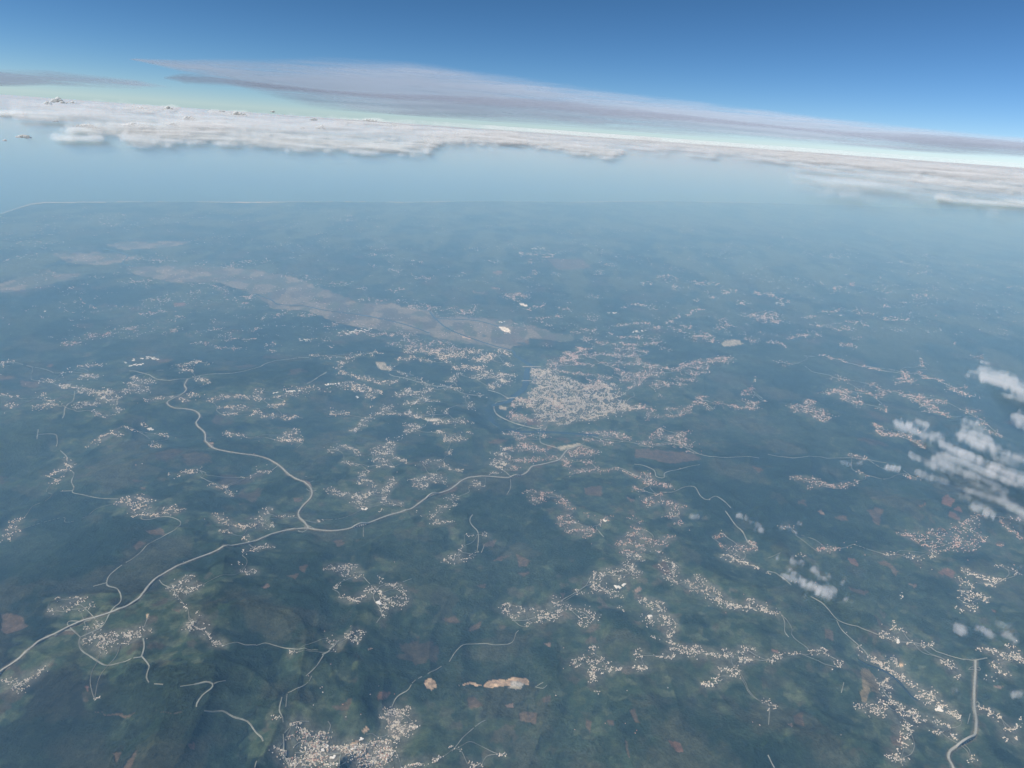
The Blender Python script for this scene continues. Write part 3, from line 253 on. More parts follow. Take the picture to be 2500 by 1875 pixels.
# ------------------------------------------------------------------ where the houses stand
vid = 0; hx, hs, hk, hg = [], [], [], []                 # position, picture point, kind, settlement
for key in VILLAGES:
    for head, p in parse(VILLAGES[key], key):
        sc = SHEETS[key][2]; mm = re.match(r'(\d+)([irp]?)\s*(\d*)', head); n = int(mm[1]); kd = mm[2]; hw = (float(mm[3]) * 1.5 if mm[3] else 14) / sc * (1.35 if key[0] in 'UM' else 1.15)
        n = int(n * (2.0 if key[0] == 'U' else 2.4 if key[0] == 'M' else 2.9)) if kd != 'i' else n
        if kd == 'p':
            if n > 2000: CITY_ID = vid
            lo, hi = p.min(0), p.max(0); q = lo + (hi - lo) * rng.random((n * 8, 2)); q = q[inpoly(q[:, 0], q[:, 1], p)]
            g = fbm(q[:, 0] / 8, q[:, 1] / 2.6, 77, 3) + .05 * rng.random(len(q)); q = q[g > np.quantile(g, .38)][:n]; q = q + rng.normal(size=q.shape) * [4, 1.6]
        else:
            if len(p) == 1: p = np.vstack([p, p + .1])
            sg = np.linalg.norm(np.diff(p, axis=0), axis=1); cum = np.concatenate([[0], np.cumsum(sg)])
            u = rng.random(n) * cum[-1]; i = np.clip(np.searchsorted(cum, u, 'right') - 1, 0, len(sg) - 1); t = ((u - cum[i]) / sg[i])[:, None]
            q = p[i] * (1 - t) + p[i + 1] * t
            cl = rng.normal(size=(max(2, n // 3), 2))[rng.integers(0, max(2, n // 3), n)]      # little lanes and closes off the main street
            q = q + (cl * .85 + rng.normal(size=(n, 2)) * .55) * np.array([hw, hw * (.5 if key[0] in 'UM' else .75)])
        if kd != 'i' and n > 3:     # streets wander, with gaps
            a_ = 2 if kd == 'p' else 1
            q = q + np.stack([fbm(q[:, 0] / 14, q[:, 1] / 8, 501, 3) - .5, fbm(q[:, 0] / 14, q[:, 1] / 8, 503, 3) - .5], -1) * np.array([26, 11]) * a_
            gp = fbm(q[:, 0] / 7, q[:, 1] / 4, 507, 3); q = q[gp > np.quantile(gp, .12 if kd == 'p' else .25)]
        hx.append(ground(q[:, 0], q[:, 1])); hs.append(q); hk += [kd] * len(q); hg += [vid] * len(q); vid += 1
# lone farms and houses away from the settlements
q = np.stack([rng.random(1500) * 2500, 560 + rng.random(1500) ** .8 * 1300], -1)
q = q[(fbm(q[:, 0] / 160, q[:, 1] / 90, 91, 3) > .57) & ~((q[:, 0] < 640) & (q[:, 1] > 1560))]; q = q[::2]; hx.append(ground(q[:, 0], q[:, 1])); hs.append(q); hk += [''] * len(q); hg += [-1] * len(q)
q = np.stack([rng.random(11000) * 2500, 500 + rng.random(11000) ** 1.15 * 330], -1)       # the far coastal plain
g = fbm(q[:, 0] / 60, q[:, 1] / 11, 95, 4); q = q[g > .535]; hx.append(ground(q[:, 0], q[:, 1])); hs.append(q); hk += ['f'] * len(q); hg += [-1] * len(q)
HX = np.vstack(hx); HS = np.vstack(hs); HK = np.array(hk); HG = np.array(hg)

# roads
lanes = []
roads = []
for key in ROADS:
    for head, p in parse(ROADS[key], key):
        q = np.array(p); w = ground(q[:, 0], q[:, 1]); k = head[0]
        wd_ = 30.0 if k in 'mM' else float(head[1:]); roads.append((k, wd_, spline(w, 45.0)))
vl = [(p, ground(p[:, 0], p[:, 1])) for key in VILLAGES if key[0] in 'ML' for head, p in parse(VILLAGES[key], key) if len(p) > 1 and 'p' not in head and 'i' not in head]
ctr = np.array([w.mean(0) for _, w in vl]); linked = set()
for k_, (p, w) in enumerate(vl):
    roads.append(('l', 8.0, spline(w, 60.0)))
    dd = np.hypot(*(ctr - ctr[k_]).T); near = [j for j in np.argsort(dd)[1:4] if dd[j] < 3200][:2]
    for j in near:
        if (j, k_) in linked or (k_, j) in linked: continue
        linked.add((k_, j)); A = w[[0, -1]]; B = vl[j][1][[0, -1]]; D_ = ((A[:, None] - B[None]) ** 2).sum(-1); ia, ib = np.unravel_index(D_.argmin(), (2, 2))
        a, c = A[ia], B[ib]
        if np.hypot(*(a - c)) < 120: continue
        t = np.linspace(0, 1, 7)[:, None]; m_ = a * (1 - t) + c * t; nn = np.hypot(*(a - c)) * .16
        m_ = m_ + np.stack([fbm(m_[:, 0] / 700, m_[:, 1] / 700, 601, 2) - .5, fbm(m_[:, 0] / 700, m_[:, 1] / 700, 603, 2) - .5], -1) * nn * 4 * np.sin(np.pi * t)
        roads.append(('l', 7.0, spline(m_, 60.0)))
keep = np.ones(len(HX), bool)                   # no house on the motorways or in the river
for k, w, P in roads:
    if k == 'l' or (k == 'r' and w < 24): continue
    for c in P[::1]:
        d = np.abs(HX - c); keep &= ~((d[:, 0] < 42) & (d[:, 1] < 42))
for w, P in river_w:
    for c in P:
        d = HX - c; keep &= (d ** 2).sum(1) > (w * .5 + 12) ** 2
HX, HS, HK, HG = HX[keep], HS[keep], HK[keep], HG[keep]
dens = np.zeros((RNY, RNX)); ii = ((HX - [RX0, RY0]) / RC).astype(int)
ok = (ii[:, 0] >= 0) & (ii[:, 0] < RNX) & (ii[:, 1] >= 0) & (ii[:, 1] < RNY); np.add.at(dens, (ii[ok, 1], ii[ok, 0]), 1.0)
dens_u = blur(np.minimum(dens, 2.2), 95); dens_f = blur(np.minimum(dens, 3), 380)

# ------------------------------------------------------------------ terrain
RAMP = np.array([math.radians(a) for a in np.concatenate([np.linspace(66, 8.5, 690), np.linspace(8.45, 2.6, 130)])])
RR = ALT / np.tan(RAMP)
AZ = np.radians(np.concatenate([np.linspace(-80, -50, 30, endpoint=False), np.linspace(-50, 50, 1060, endpoint=False), np.linspace(50, 80, 31)]))
A_, R_ = np.meshgrid(AZ, RR); TX, TY = R_ * np.sin(A_), R_ * np.cos(A_); tx, ty = TX.ravel(), TY.ravel(); tr = R_.ravel()
tz = H(tx, ty); fs = frame_scale(tx, ty)
C = {'pine': (.013, .026, .015), 'euca': (.034, .052, .032), 'scrub': (.050, .056, .036), 'field': (.046, .066, .034), 'grass': (.070, .088, .052),
     'soil': (.12, .10, .07), 'plain': (.15, .132, .10), 'urban': (.165, .16, .135), 'brown': (.105, .075, .052), 'pink': (.20, .14, .11),
     'red': (.21, .11, .08), 'tan': (.42, .31, .21), 'tan2': (.17, .14, .085), 'pale': (.30, .28, .22), 'rock': (.30, .29, .27), 'white': (.75, .73, .68), 'sand': (.42, .38, .30), 'wet': (.03, .05, .05)}
C = {k: np.array(v) for k, v in C.items()}
def mix(a, b, t): return a * (1 - t[:, None]) + b * t[:, None]
n1 = fbm(tx / 2400, ty / 2400, 31, 5, .6); n2 = fbm(tx / 420, ty / 420, 41, 4, .6); n3 = fbm(tx / 110, ty / 110, 51, 3, .6)
col = mix(C['pine'][None], C['euca'][None], sstep(.38, .64, .5 * n1 + .3 * n2 + .2 * n3))
col = mix(col, C['scrub'][None], .8 * sstep(.54, .68, fbm(tx / 1500, ty / 1500, 61, 5, .65)))
cid, cd = cells(tx / 620 + n2 * .9, ty / 620 + n3 * .5, 71)           # felled plots
felled = (cid > .93) & (cd < .5) & (tr < 60000)
col[felled] = col[felled] * .45 + np.where((cid[felled] > .965)[:, None], C['brown'] * .65, C['scrub']) * .55
cid2, cd2 = cells(tx / 260 + n3 * .8, ty / 260 + n2 * .8, 73)
col *= (1 + .35 * (cid2 - .5))[:, None]
col *= (1 - .6 * np.exp(-((tx - bx + 800) ** 2 + (ty - by) ** 2) / 3000. ** 2))[:, None]       # ground colour fades darker towards the lower left hills by the gorge
# farmland round the settlements, in small plots
df = ras(dens_f, tx, ty); du = ras(dens_u, tx, ty); lo_ = ras(low, tx, ty)
far = sstep(24000, 42000, tr)
farm = sstep(.40, .62, np.sqrt(np.clip(df, 0, .6)) * .85 + (n2 - .5) * 1.3 + (n1 - .5) * .9  + .12 * lo_ + far * .05 * (n1 - .3))
pid, pd = cells(tx / 150 + n3, ty / 150 + n3, 81)
fcol = mix(C['field'][None], C['grass'][None], sstep(.55, .9, pid)); fcol = mix(fcol, C['soil'][None], sstep(.2, .05, pid))
fcol = mix(fcol, C['pine'][None] * 1.6, .75 * (hsh(np.floor(pid * 999), np.floor(pid * 999), 5) > .62))
col = mix(col, fcol, farm * (.35 + .5 * (pid > .35)))
farband = far * sstep(.47, .60, fbm(tx / 1500, ty / 3600, 97, 5, .65)); col = mix(col, C['grass'][None], farband * .8)
urb = sstep(.35, 1.3, du * (.5 + n2 + .4 * (n3 - .5))); col = mix(col, C['urban'][None] * (.55 + .5 * n3)[:, None], urb * .5)
grow = (1 - np.maximum(np.maximum(farm, urb), felled * .8)) * (du < .2)
# surveyed outlines
for h, p in patches:
    P = ground(p[:, 0], p[:, 1]) if h not in ('plain', 'wet') else np.stack(on_plane(p[:, 0], p[:, 1], 20), -1)
    m0 = (tx > P[:, 0].min() - 200) & (tx < P[:, 0].max() + 200) & (ty > P[:, 1].min() - 300) & (ty < P[:, 1].max() + 300)
    ix = np.nonzero(m0)[0]
    if not len(ix): continue
    wv = (fs[ix] * 9) if h != 'plain' else fs[ix] * 14
    qx = tx[ix] + (fbm(tx[ix] / 260, ty[ix] / 260, 101, 3) - .5) * wv; qy = ty[ix] + (fbm(tx[ix] / 260, ty[ix] / 260, 103, 3) - .5) * wv * 1.6
    m = inpoly(qx, qy, P); jx = ix[m]
    if not len(jx): continue
    k = {'plain': .88, 'field': .48, 'urban': .85, 'brown': .72, 'pink': .7, 'red': .6}.get(h, .95); base = np.tile(C[h], (len(jx), 1))
    if h == 'plain':
        s, sd_ = cells(tx[jx] / 520, ty[jx] / 900, 111); base = base * (.55 + .75 * s)[:, None]
        gm = (s > .40) & (s < .64); base[gm] = base[gm] * .4 + C['field'] * .6; k = .9
    if h == 'field':
        base = fcol[jx]
    if h in ('tan', 'pale', 'tan2', 'rock'): base = base * (.45 + .7 * n3[jx] + .4 * hsh(np.floor(tx[jx] / 60), np.floor(ty[jx] / 45), 7))[:, None]
    if h in ('brown', 'pink', 'red'): base = base * (.7 + .6 * n2[jx])[:, None]
    ff = np.full(len(jx), k)
    if h == 'field': ff = ff * (.35 + .9 * sstep(.4, .6, n2[jx]))
    ff = np.clip(ff, 0, 1); col[jx] = col[jx] * (1 - ff)[:, None] + base * ff[:, None]; grow[jx] *= 1 - ff
# beach
rc = coast_r(tx, ty); bw = 800 * (.35 + 1.1 * vn(tx / 3000, ty / 3000, 121)); beach = (rc - tr < bw) & (rc - tr > -500)
beach &= (tx < on_plane(1900., 493., 0)[0]); col[beach] = C['sand'] * .95; grow[beach] = 0
tz = np.where(tr > rc + 60, -40.0, tz)
nr, na = R_.shape; idx = np.arange(nr * na).reshape(nr, na)
quad = np.stack([idx[:-1, :-1], idx[:-1, 1:], idx[1:, 1:], idx[1:, :-1]], -1).reshape(-1, 4)[:, ::-1]
def Hm(x, y):
    """height of the built terrain mesh (a straight blend between its points)"""
    r = np.hypot(x, y); a = np.arctan2(x, y); dp = np.arctan2(ALT, r)
    fj = np.clip(np.interp(a, AZ, np.arange(na)), 0, na - 1.001); fi = np.clip(np.interp(-dp, -RAMP, np.arange(nr)), 0, nr - 1.001)
    i, j = fi.astype(int), fj.astype(int); u, v = fi - i, fj - j; Z = tz.reshape(nr, na)
    return (Z[i, j] * (1 - v) + Z[i, j + 1] * v) * (1 - u) + (Z[i + 1, j] * (1 - v) + Z[i + 1, j + 1] * v) * u
# keep the woods off the roads
for k, w, P in roads:
    for a in range(0, len(P), 14):
        s = P[a:a + 15]; m = (tx > s[:, 0].min() - 60) & (tx < s[:, 0].max() + 60) & (ty > s[:, 1].min() - 60) & (ty < s[:, 1].max() + 60)
        ix = np.nonzero(m)[0]
        if not len(ix): continue
        d = np.sqrt(((np.stack([tx[ix], ty[ix]], -1)[:, None] - s[None]) ** 2).sum(-1)).min(1)
        e = d < w * .5 + (26 if k != 'l' else 12) + fs[ix] * .5; grow[ix[e]] = 0
        if k in 'mM': e = d < 40 + fs[ix] * .6; col[ix[e]] = col[ix[e]] * .45 + C['soil'] * .55 * (.7 + .6 * n2[ix[e]])[:, None]
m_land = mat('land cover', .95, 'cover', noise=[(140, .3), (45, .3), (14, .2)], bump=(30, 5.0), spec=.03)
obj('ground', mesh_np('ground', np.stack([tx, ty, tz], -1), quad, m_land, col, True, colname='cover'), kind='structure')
fq = quad[(grow[quad].min(1) > .5) & (tr[quad[:, 0]] < 45000)]
used = np.unique(fq); rem = np.full(len(tx), -1); rem[used] = np.arange(len(used))
lift = 9 + 9 * fbm(tx[used] / 60, ty[used] / 60, 131, 3)
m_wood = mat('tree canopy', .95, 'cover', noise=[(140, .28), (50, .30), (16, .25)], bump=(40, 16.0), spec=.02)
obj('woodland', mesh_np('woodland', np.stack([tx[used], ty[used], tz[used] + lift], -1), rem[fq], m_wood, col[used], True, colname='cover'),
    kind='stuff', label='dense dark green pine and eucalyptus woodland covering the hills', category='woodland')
# the same land carried on behind and to the sides, and the sea
def disc(name, r0, r1, z, m, n=96, rings=24, a0=0, a1=2 * math.pi, **pr):
    rr = np.geomspace(r0, r1, rings); aa = np.linspace(a0, a1, n + 1); A, R = np.meshgrid(aa, rr)
    V = np.stack([R * np.sin(A), R * np.cos(A), np.full(R.shape, z)], -1).reshape(-1, 3); I = np.arange(R.size).reshape(R.shape)
    Q = np.stack([I[:-1, :-1], I[:-1, 1:], I[1:, 1:], I[1:, :-1]], -1).reshape(-1, 4)[:, ::-1]
    obj(name, mesh_np(name, V, Q, m, None, True), **pr)
m_sea = mat('sea water', .32, None, (.012, .045, .085), noise=[(9000, .10), (2500, .06)], bump=(260, 1.2), spec=.25)
disc('sea', 10, 900000, 0.0, m_sea, 180, 60, kind='structure')
m_hinter = mat('hinterland', .95, None, (.026, .042, .024), noise=[(3000, .5), (500, .3)], spec=.03)
disc('hinterland', 10, RR[0] + 40, 30.0, m_hinter, kind='structure')
disc('hinterland', RR[0], 120000, 30.0, m_hinter, 60, 24, math.radians(79.5), math.radians(280.5), kind='structure')
# ------------------------------------------------------------------ river
m_riv = mat('river water', .22, None, (.018, .034, .048), spec=.15)
def ribbon(P, w, lift, drape=True, z=None, jit=0):
    P = np.asarray(P, float); T = np.gradient(P, axis=0); T /= np.linalg.norm(T, axis=1)[:, None] + 1e-9; N = np.stack([-T[:, 1], T[:, 0]], -1)
    ww = np.full(len(P), w / 2.) if np.isscalar(w) else w / 2.
    if jit: ww = ww * (1 + jit * (fbm(P[:, 0] / 150, P[:, 1] / 150, 9, 3) - .5))
    L, Rr = P + N * ww[:, None], P - N * ww[:, None]
    if z is None: z = np.max([g(q[:, 0], q[:, 1]) for g in (H, Hm) for q in (L, Rr, P)], 0)
    z = z + lift + np.hypot(P[:, 0], P[:, 1]) * .00025
    n = len(P); V = np.concatenate([np.c_[L, z], np.c_[Rr, z], np.c_[L + N * 3, z - 22], np.c_[Rr - N * 3, z - 22]])
    i = np.arange(n - 1); f = lambda a, b: np.stack([i + a * n, i + 1 + a * n, i + 1 + b * n, i + b * n], -1)
    return V, np.concatenate([f(0, 1)[:, ::-1], f(2, 0)[:, ::-1], f(1, 3)[:, ::-1]]), z
for w, P in river_w:
    z = np.full(len(P), max(14., 0)); zz = Hm(P[:, 0], P[:, 1]); z = np.maximum(z, zz) + 2
    k_ = np.ones(9) / 9; z = np.convolve(np.pad(z, 4, 'edge'), k_, 'valid')
    V, F, _ = ribbon(P, w * 1.0, 5, z=z, jit=.6)
    obj('river', mesh_np('river', V, F, m_riv), kind='structure')

# ------------------------------------------------------------------ roads, viaducts
m_road = mat('asphalt with pale verges', .9, None, (.21, .22, .19), noise=[(400, .35), (90, .25)])
m_lane = mat('lane gravel and asphalt', .9, None, (.15, .155, .13), noise=[(300, .5), (80, .3)])
m_mway = mat('motorway concrete', .85, None, (.30, .31, .29), noise=[(220, .12), (40, .1)])
m_asph = mat('dark asphalt', .85, None, (.17, .17, .17), noise=[(60, .1)])
m_verge = mat('bare cutting earth', .95, None, (.18, .175, .13), noise=[(160, .35), (40, .2)])
m_conc = mat('viaduct concrete', .8, None, (.48, .46, .42), noise=[(12, .08)])
via = [(sheet('M1', 775, 1458), sheet('M1', 905, 1424), 'concrete viaduct carrying the motorway over the green valley right of the motorway junction', 7),
       (sheet('M1', 1385, 1213), sheet('M1', 1475, 1180), 'concrete viaduct on the motorway left of the red earth cuttings', 8),
       (sheet('M1', 2050, 1048), sheet('M2', 70, 1032), 'tall concrete viaduct where the motorway crosses a side valley below the city', 8),
       (sheet('L3', 1455, 1497), sheet('L3', 1590, 1410), 'long curved viaduct on the motorway in the bottom right corner', 12)]
lane_v, lane_f, lane_n = [], [], 0
for k, w, P in roads:
    if k == 'l':
        V, F, _ = ribbon(P, w * max(1, np.hypot(*P.mean(0)) / 14000), 2.5, jit=1.2); lane_v.append(V); lane_f.append(F + lane_n); lane_n += len(V); continue
    if k == 'r':
        V, F, _ = ribbon(P, w * .72, 3.0, jit=1.0); obj('road', mesh_np('road', V, F, m_road), kind='structure'); continue
    z0 = np.maximum(H(P[:, 0], P[:, 1]), Hm(P[:, 0], P[:, 1])); n = len(P)
    kk = np.hanning(23); kk /= kk.sum(); z = np.convolve(np.pad(z0, 11, 'edge'), kk, 'valid'); z = np.maximum(z, z0) ; z = np.convolve(np.pad(z, 5, 'edge'), np.ones(11) / 11, 'valid'); z = np.maximum(z, z0 + 1)
    cut = np.zeros(n, bool)
    for (a, b, lab, npier) in via:
        A, B = ground(*a), ground(*b); ia = int(((P - A) ** 2).sum(1).argmin()); ib = int(((P - B) ** 2).sum(1).argmin())
        if ia > ib: ia, ib = ib, ia
        if np.linalg.norm(P[ia] - A) > 300 or np.linalg.norm(P[ib] - B) > 300 or ib - ia < 4: continue
        t = np.linspace(0, 1, ib - ia + 1); top = z[ia:ib + 1].max() + 14
        z[ia:ib + 1] = np.maximum(z[ia:ib + 1], z[ia] * (1 - t) + z[ib] * t + 4 * 48 * t * (1 - t) + 6)
        cut[ia:ib + 1] = True; seg = P[ia:ib + 1]; sz = z[ia:ib + 1] + 3
        root = obj('viaduct', None, label=lab, category='viaduct'); root.location = (*seg[0], sz[0])
        V, F, zz = ribbon(seg, 28, 4, z=sz); m_ = len(seg)
        V[2 * m_:, 2] = V[:2 * m_, 2] - 5.0; V[2*m_:3*m_, :2] = V[:m_, :2]; V[3*m_:, :2] = V[m_:2*m_, :2]
        i = np.arange(m_ - 1); F = np.concatenate([F, np.stack([i + 2 * m_, i + 1 + 2 * m_, i + 1 + 3 * m_, i + 3 * m_], -1)])
        V = V - np.array([*seg[0], sz[0]]); obj('deck', mesh_np('deck', V, F, m_mway), root)
        V, F, _z = ribbon(seg, 2.2, 4.7, z=sz); obj('median', mesh_np('median', V - np.array([*seg[0], sz[0]]), F[:m_ - 1], m_conc), root)
        for q in np.linspace(1, m_ - 2, npier).astype(int):
            c = seg[q]; T = seg[min(q + 1, m_ - 1)] - seg[q - 1]; T /= np.linalg.norm(T); N = np.array([-T[1], T[0]])
            zb, zt = float(H(c[0], c[1])) - 25, zz[q] - 4.5
            vv = []
            for hz, s1, s2 in ((zb, 8, 13), (zt - 12, 6.5, 11), (zt, 7, 14)):
                for a1, b1 in ((-1, -1), (1, -1), (1, 1), (-1, 1)): vv.append([*(c + T * a1 * s1 + N * b1 * s2), hz])
            ff = [[j + r_, (j + 1) % 4 + r_, (j + 1) % 4 + 4 + r_, j + 4 + r_] for r_ in (0, 4) for j in range(4)] + [[11, 10, 9, 8]]
            obj('pier', mesh_np('pier', np.array(vv) - np.array([*seg[0], sz[0]]), np.array(ff), m_conc), root)
    V, F, zz = ribbon(P, 42 if k == 'm' else 38, 2.0, z=z, jit=.5)
    F = F[np.tile(~cut[:-1], 3)]; obj('road_verge', mesh_np('road_verge', V, F, m_verge), kind='structure')
    V, F, zz = ribbon(P, 24 if k == 'm' else 20, 5.0, z=z); obj('motorway', mesh_np('motorway', V, F, m_mway), kind='structure')
obj('lanes', mesh_np('lanes', np.vstack(lane_v), np.vstack(lane_f), m_lane), kind='structure')
# road bridges over the river by the city
def bridge(a, b, w, lab):
    A, B = np.array(on_plane(*a, 25)), np.array(on_plane(*b, 25)); P = np.linspace(A, B, 9); z = np.full(9, 30.) ; z[[0, -1]] = 24
    root = obj('bridge', None, label=lab, category='bridge'); root.location = (*A, 20.)
    V, F, zz = ribbon(P, w, 0, z=z); V[18:, 2] = V[:18, 2] - 4; obj('deck', mesh_np('deck', V - np.array([*A, 20.]), F, m_conc), root)
    T = (B - A) / np.linalg.norm(B - A); N = np.array([-T[1], T[0]])
    for q in (2, 4, 6):
        c = P[q]; vv = [[*(c + T * i * 4 + N * j * w * .4), h_] for h_ in (0, 27) for i, j in ((-1, -1), (1, -1), (1, 1), (-1, 1))]
        ff = [[j, (j + 1) % 4, (j + 1) % 4 + 4, j + 4] for j in range(4)]
        obj('pier', mesh_np('pier', np.array(vv) - np.array([*A, 20.]), np.array(ff), m_conc), root)
bridge(sheet('M2', 78, 265), sheet('M2', 160, 264), 24, 'low road bridge across the wide river in the middle of the city')
bridge(sheet('M2', 85, 150), sheet('M2', 245, 152), 34, 'broad pale bridge across the river at the far edge of the city')
bridge(sheet('M1', 2030, 408), sheet('M2', 25, 402), 34, 'motorway bridge over the river at the near bend beside the city')

# ------------------------------------------------------------------ houses
N = len(HX); sc = frame_scale(HX[:, 0], HX[:, 1]); far_ = np.clip(sc / 7.5, 1, 6)
L = rng.uniform(9, 16, N); W = rng.uniform(7, 11, N); Ht = rng.uniform(5, 8.5, N)
city = HG == CITY_ID; town = (HS[:, 1] > 1790) & (HS[:, 0] > 660) & (HS[:, 0] < 960)
big = (city & (rng.random(N) < .45)) | (town & (rng.random(N) < .14)); L[big] *= rng.uniform(1.1, 1.8, big.sum()); Ht[big] = rng.uniform(11.5, 20, big.sum())
ind = HK == 'i'; L[ind] = rng.uniform(50, 110, ind.sum()); W[ind] = rng.uniform(28, 50, ind.sum()); tn = ind & (HS[:, 1] > 1780); L[tn] *= .55; W[tn] *= .55; Ht[ind] = rng.uniform(9, 13, ind.sum())
gro = np.clip(far_ ** 1.05, 1, 4.5); gro[city] *= .8; L[~ind] *= gro[~ind]; W[~ind] *= gro[~ind]; Ht[~ind] *= np.minimum(gro[~ind], 1.5)
rot = np.where(rng.random(N) < .35, fbm(HX[:, 0] / 900, HX[:, 1] / 900, 141, 2) * 7, rng.random(N) * 3.14)
rot = np.where(city, .25 + rng.normal(size=N) * .2, rot) + (rng.random(N) < .3) * 1.57
wall_pal = np.array([(.60, .56, .48), (.76, .73, .66), (.46, .41, .32), (.50, .42, .35), (.28, .27, .25)])
roof_pal = np.array([(.40, .20, .13), (.45, .27, .20), (.32, .19, .14), (.50, .42, .36), (.50, .49, .46), (.70, .69, .66)])
wi = rng.choice(5, N, p=[.3, .2, .2, .16, .14]); ri = rng.choice(6, N, p=[.18, .22, .10, .22, .14, .14])
ri[ind] = 5; wi[ind] = 1; red = HK == 'r'; ri[red] = rng.choice(3, red.sum()); wi[red] = rng.choice([2, 3], red.sum())
HZ = Hm(HX[:, 0], HX[:, 1])
# unit house: 10 vertices, walls then roof
def house_arrays(ix, local=False):
    l, w, h = L[ix] / 2, W[ix] / 2, Ht[ix]; rise = np.where(ind[ix] | (Ht[ix] > 11), 1.5, w * .5); n = len(ix); V = np.zeros((n, 14, 3))
    for j, (a, b) in enumerate(((-1, -1), (1, -1), (1, 1), (-1, 1))):
        V[:, j] = np.stack([a * l, b * w, np.full(n, -14.)], -1); V[:, j + 4] = np.stack([a * l, b * w, h], -1)
        V[:, j + 8] = np.stack([a * (l + .5), b * (w + .6), h + .01 - .25], -1)
    V[:, 12] = np.stack([-l - .5, 0 * l, h + rise], -1); V[:, 13] = np.stack([l + .5, 0 * l, h + rise], -1)
    if not local:
        c, s = np.cos(rot[ix])[:, None], np.sin(rot[ix])[:, None]; x, y = V[..., 0].copy(), V[..., 1].copy()
        V[..., 0] = x * c - y * s + HX[ix, 0][:, None]; V[..., 1] = x * s + y * c + HX[ix, 1][:, None]; V[..., 2] += HZ[ix][:, None]
    return V
WF = np.array([[0, 1, 5, 4], [1, 2, 6, 5], [2, 3, 7, 6], [3, 0, 4, 7]]); RF = np.array([[8, 9, 13, 12], [10, 11, 12, 13], [9, 10, 13, 13], [11, 8, 12, 12]])
RF3 = np.array([[8, 9, 13], [8, 13, 12], [10, 11, 12], [10, 12, 13], [9, 10, 13], [11, 8, 12]])
m_wall = mat('painted wall', .8, 'tint', noise=[(4, .08)]); m_roof = mat('clay roof', .85, 'tint', noise=[(3, .15)])
pc, qc = HX.copy(), None
d3 = np.sqrt((HX ** 2).sum(1) + (ALT - HZ) ** 2); cc = np.stack([HX[:, 0], HX[:, 1], HZ + 5 - ALT], -1) @ RM; inf = (np.abs(cc[:, 0] / -cc[:, 2]) < 1250 / FPX) & (np.abs(cc[:, 1] / -cc[:, 2]) < 937 / FPX)
app = np.where(inf & ~ind, np.sqrt(L * W) * 1.0 / d3, 0); top = np.argsort(-app)[:296]; indiv = np.zeros(N, bool); indiv[top] = True
shed = np.nonzero(ind)[0]; indiv[shed] = True
rest = np.nonzero(~indiv)[0]; n = len(rest); V = house_arrays(rest).reshape(-1, 3); off = (np.arange(n) * 14)[:, None, None]
WF3 = np.concatenate([WF[:, [0, 1, 2]], WF[:, [0, 2, 3]]]); F = np.concatenate([(WF3[None] + off).reshape(-1, 3), (RF3[None] + off).reshape(-1, 3)])
wt = wall_pal[wi[rest]] * np.where(city[rest][:, None], [[1.22, 1.14, 1.08]], 1.0)
tint = np.concatenate([np.repeat(wt, 8, 0), np.repeat(roof_pal[ri[rest]] * rng.uniform(.8, 1.15, (n, 1)), 6, 0)])
obj('houses', mesh_np('houses', V, F, [m_wall, m_roof], tint, midx=np.r_[np.zeros(8 * n), np.ones(6 * n)]), kind='stuff',
    label='thousands of small pale houses of the city, towns and villages across the land', category='houses')
SIZE = lambda i: 'large flat roofed building' if Ht[i] > 11 else ('long' if L[i] > 19 else 'small') + ' house'
ROOF = ['brick red roof', 'terracotta roof', 'dark clay roof', 'pale tiled roof', 'grey roof', 'whitish roof']
PLACES = [(lambda x, y: 660 <= x <= 990 and y > 1790, 'the dense bottom edge town'),
          (lambda x, y: 900 <= x <= 1040 and 1700 < y <= 1800, 'the upper part of bottom town'),
          (lambda x, y: 660 <= x < 900 and 1740 < y <= 1800, 'the slope above the bottom town'),
          (lambda x, y: 1000 < x < 1120 and y > 1800, 'the hamlet beside the bottom town'),
          (lambda x, y: 1120 <= x < 1500 and y > 1800, 'the middle bottom edge hamlet'),
          (lambda x, y: 2080 < x < 2300 and y > 1600, 'the village below the dark river'),
          (lambda x, y: 2100 < x < 2220 and 1590 < y <= 1680, 'the village beside the dark river'),
          (lambda x, y: x >= 2300 and y > 1590, 'the bottom right motorway villages'),
          (lambda x, y: x < 130 and y > 1600, 'the lower left ribbon village'),
          (lambda x, y: 180 < x < 380 and 1500 < y < 1620, 'the village inside the loop road'),
          (lambda x, y: 700 < x < 1000 and 1380 < y < 1530, 'the hill village near the quarry'),
          (lambda x, y: 1230 < x < 1420 and 1500 < y < 1720, 'the village strung above the quarry'),
          (lambda x, y: 1420 <= x < 1900 and 1500 < y < 1720, 'the ribbon village past the quarry')]
SHEDS = ['beside the hill village left of the quarry', 'along the main street of the bottom edge town', 'in the upper left of the bottom edge town', 'by the playing field of the bottom edge town',
         'in the villages above and right of the quarry', 'in the curving ribbon village right of the quarry', 'in the village below the dark river at lower right', 'by the lower right upper village road',
         'in the bright industrial row at upper left', 'in the second row of the upper left estate', 'in the woods between the motorways at left', 'in the estate strung along the middle left', 'in the row left of the city suburbs',
         'alone in woodland left of the suburbs', 'at the village tip above the motorway junction', 'on the spur right of the central villages', 'alone in the dark woods at far left',
         'far off close to the coast line', 'beside the big white works on the river plain', 'in the long estate along the near plain edge', 'in woods left of the plain side estate', 'in the far industrial town beyond the plain',
         'below the far village right of the plain', 'in the pair of sheds at upper right', 'in the long pale works at centre right', 'in the row just beyond the city', 'far off in the haze at upper right', 'at the bright yard at upper right',
         'below the hazy villages at upper right', 'above the right hand villages', 'alone far right in the haze']
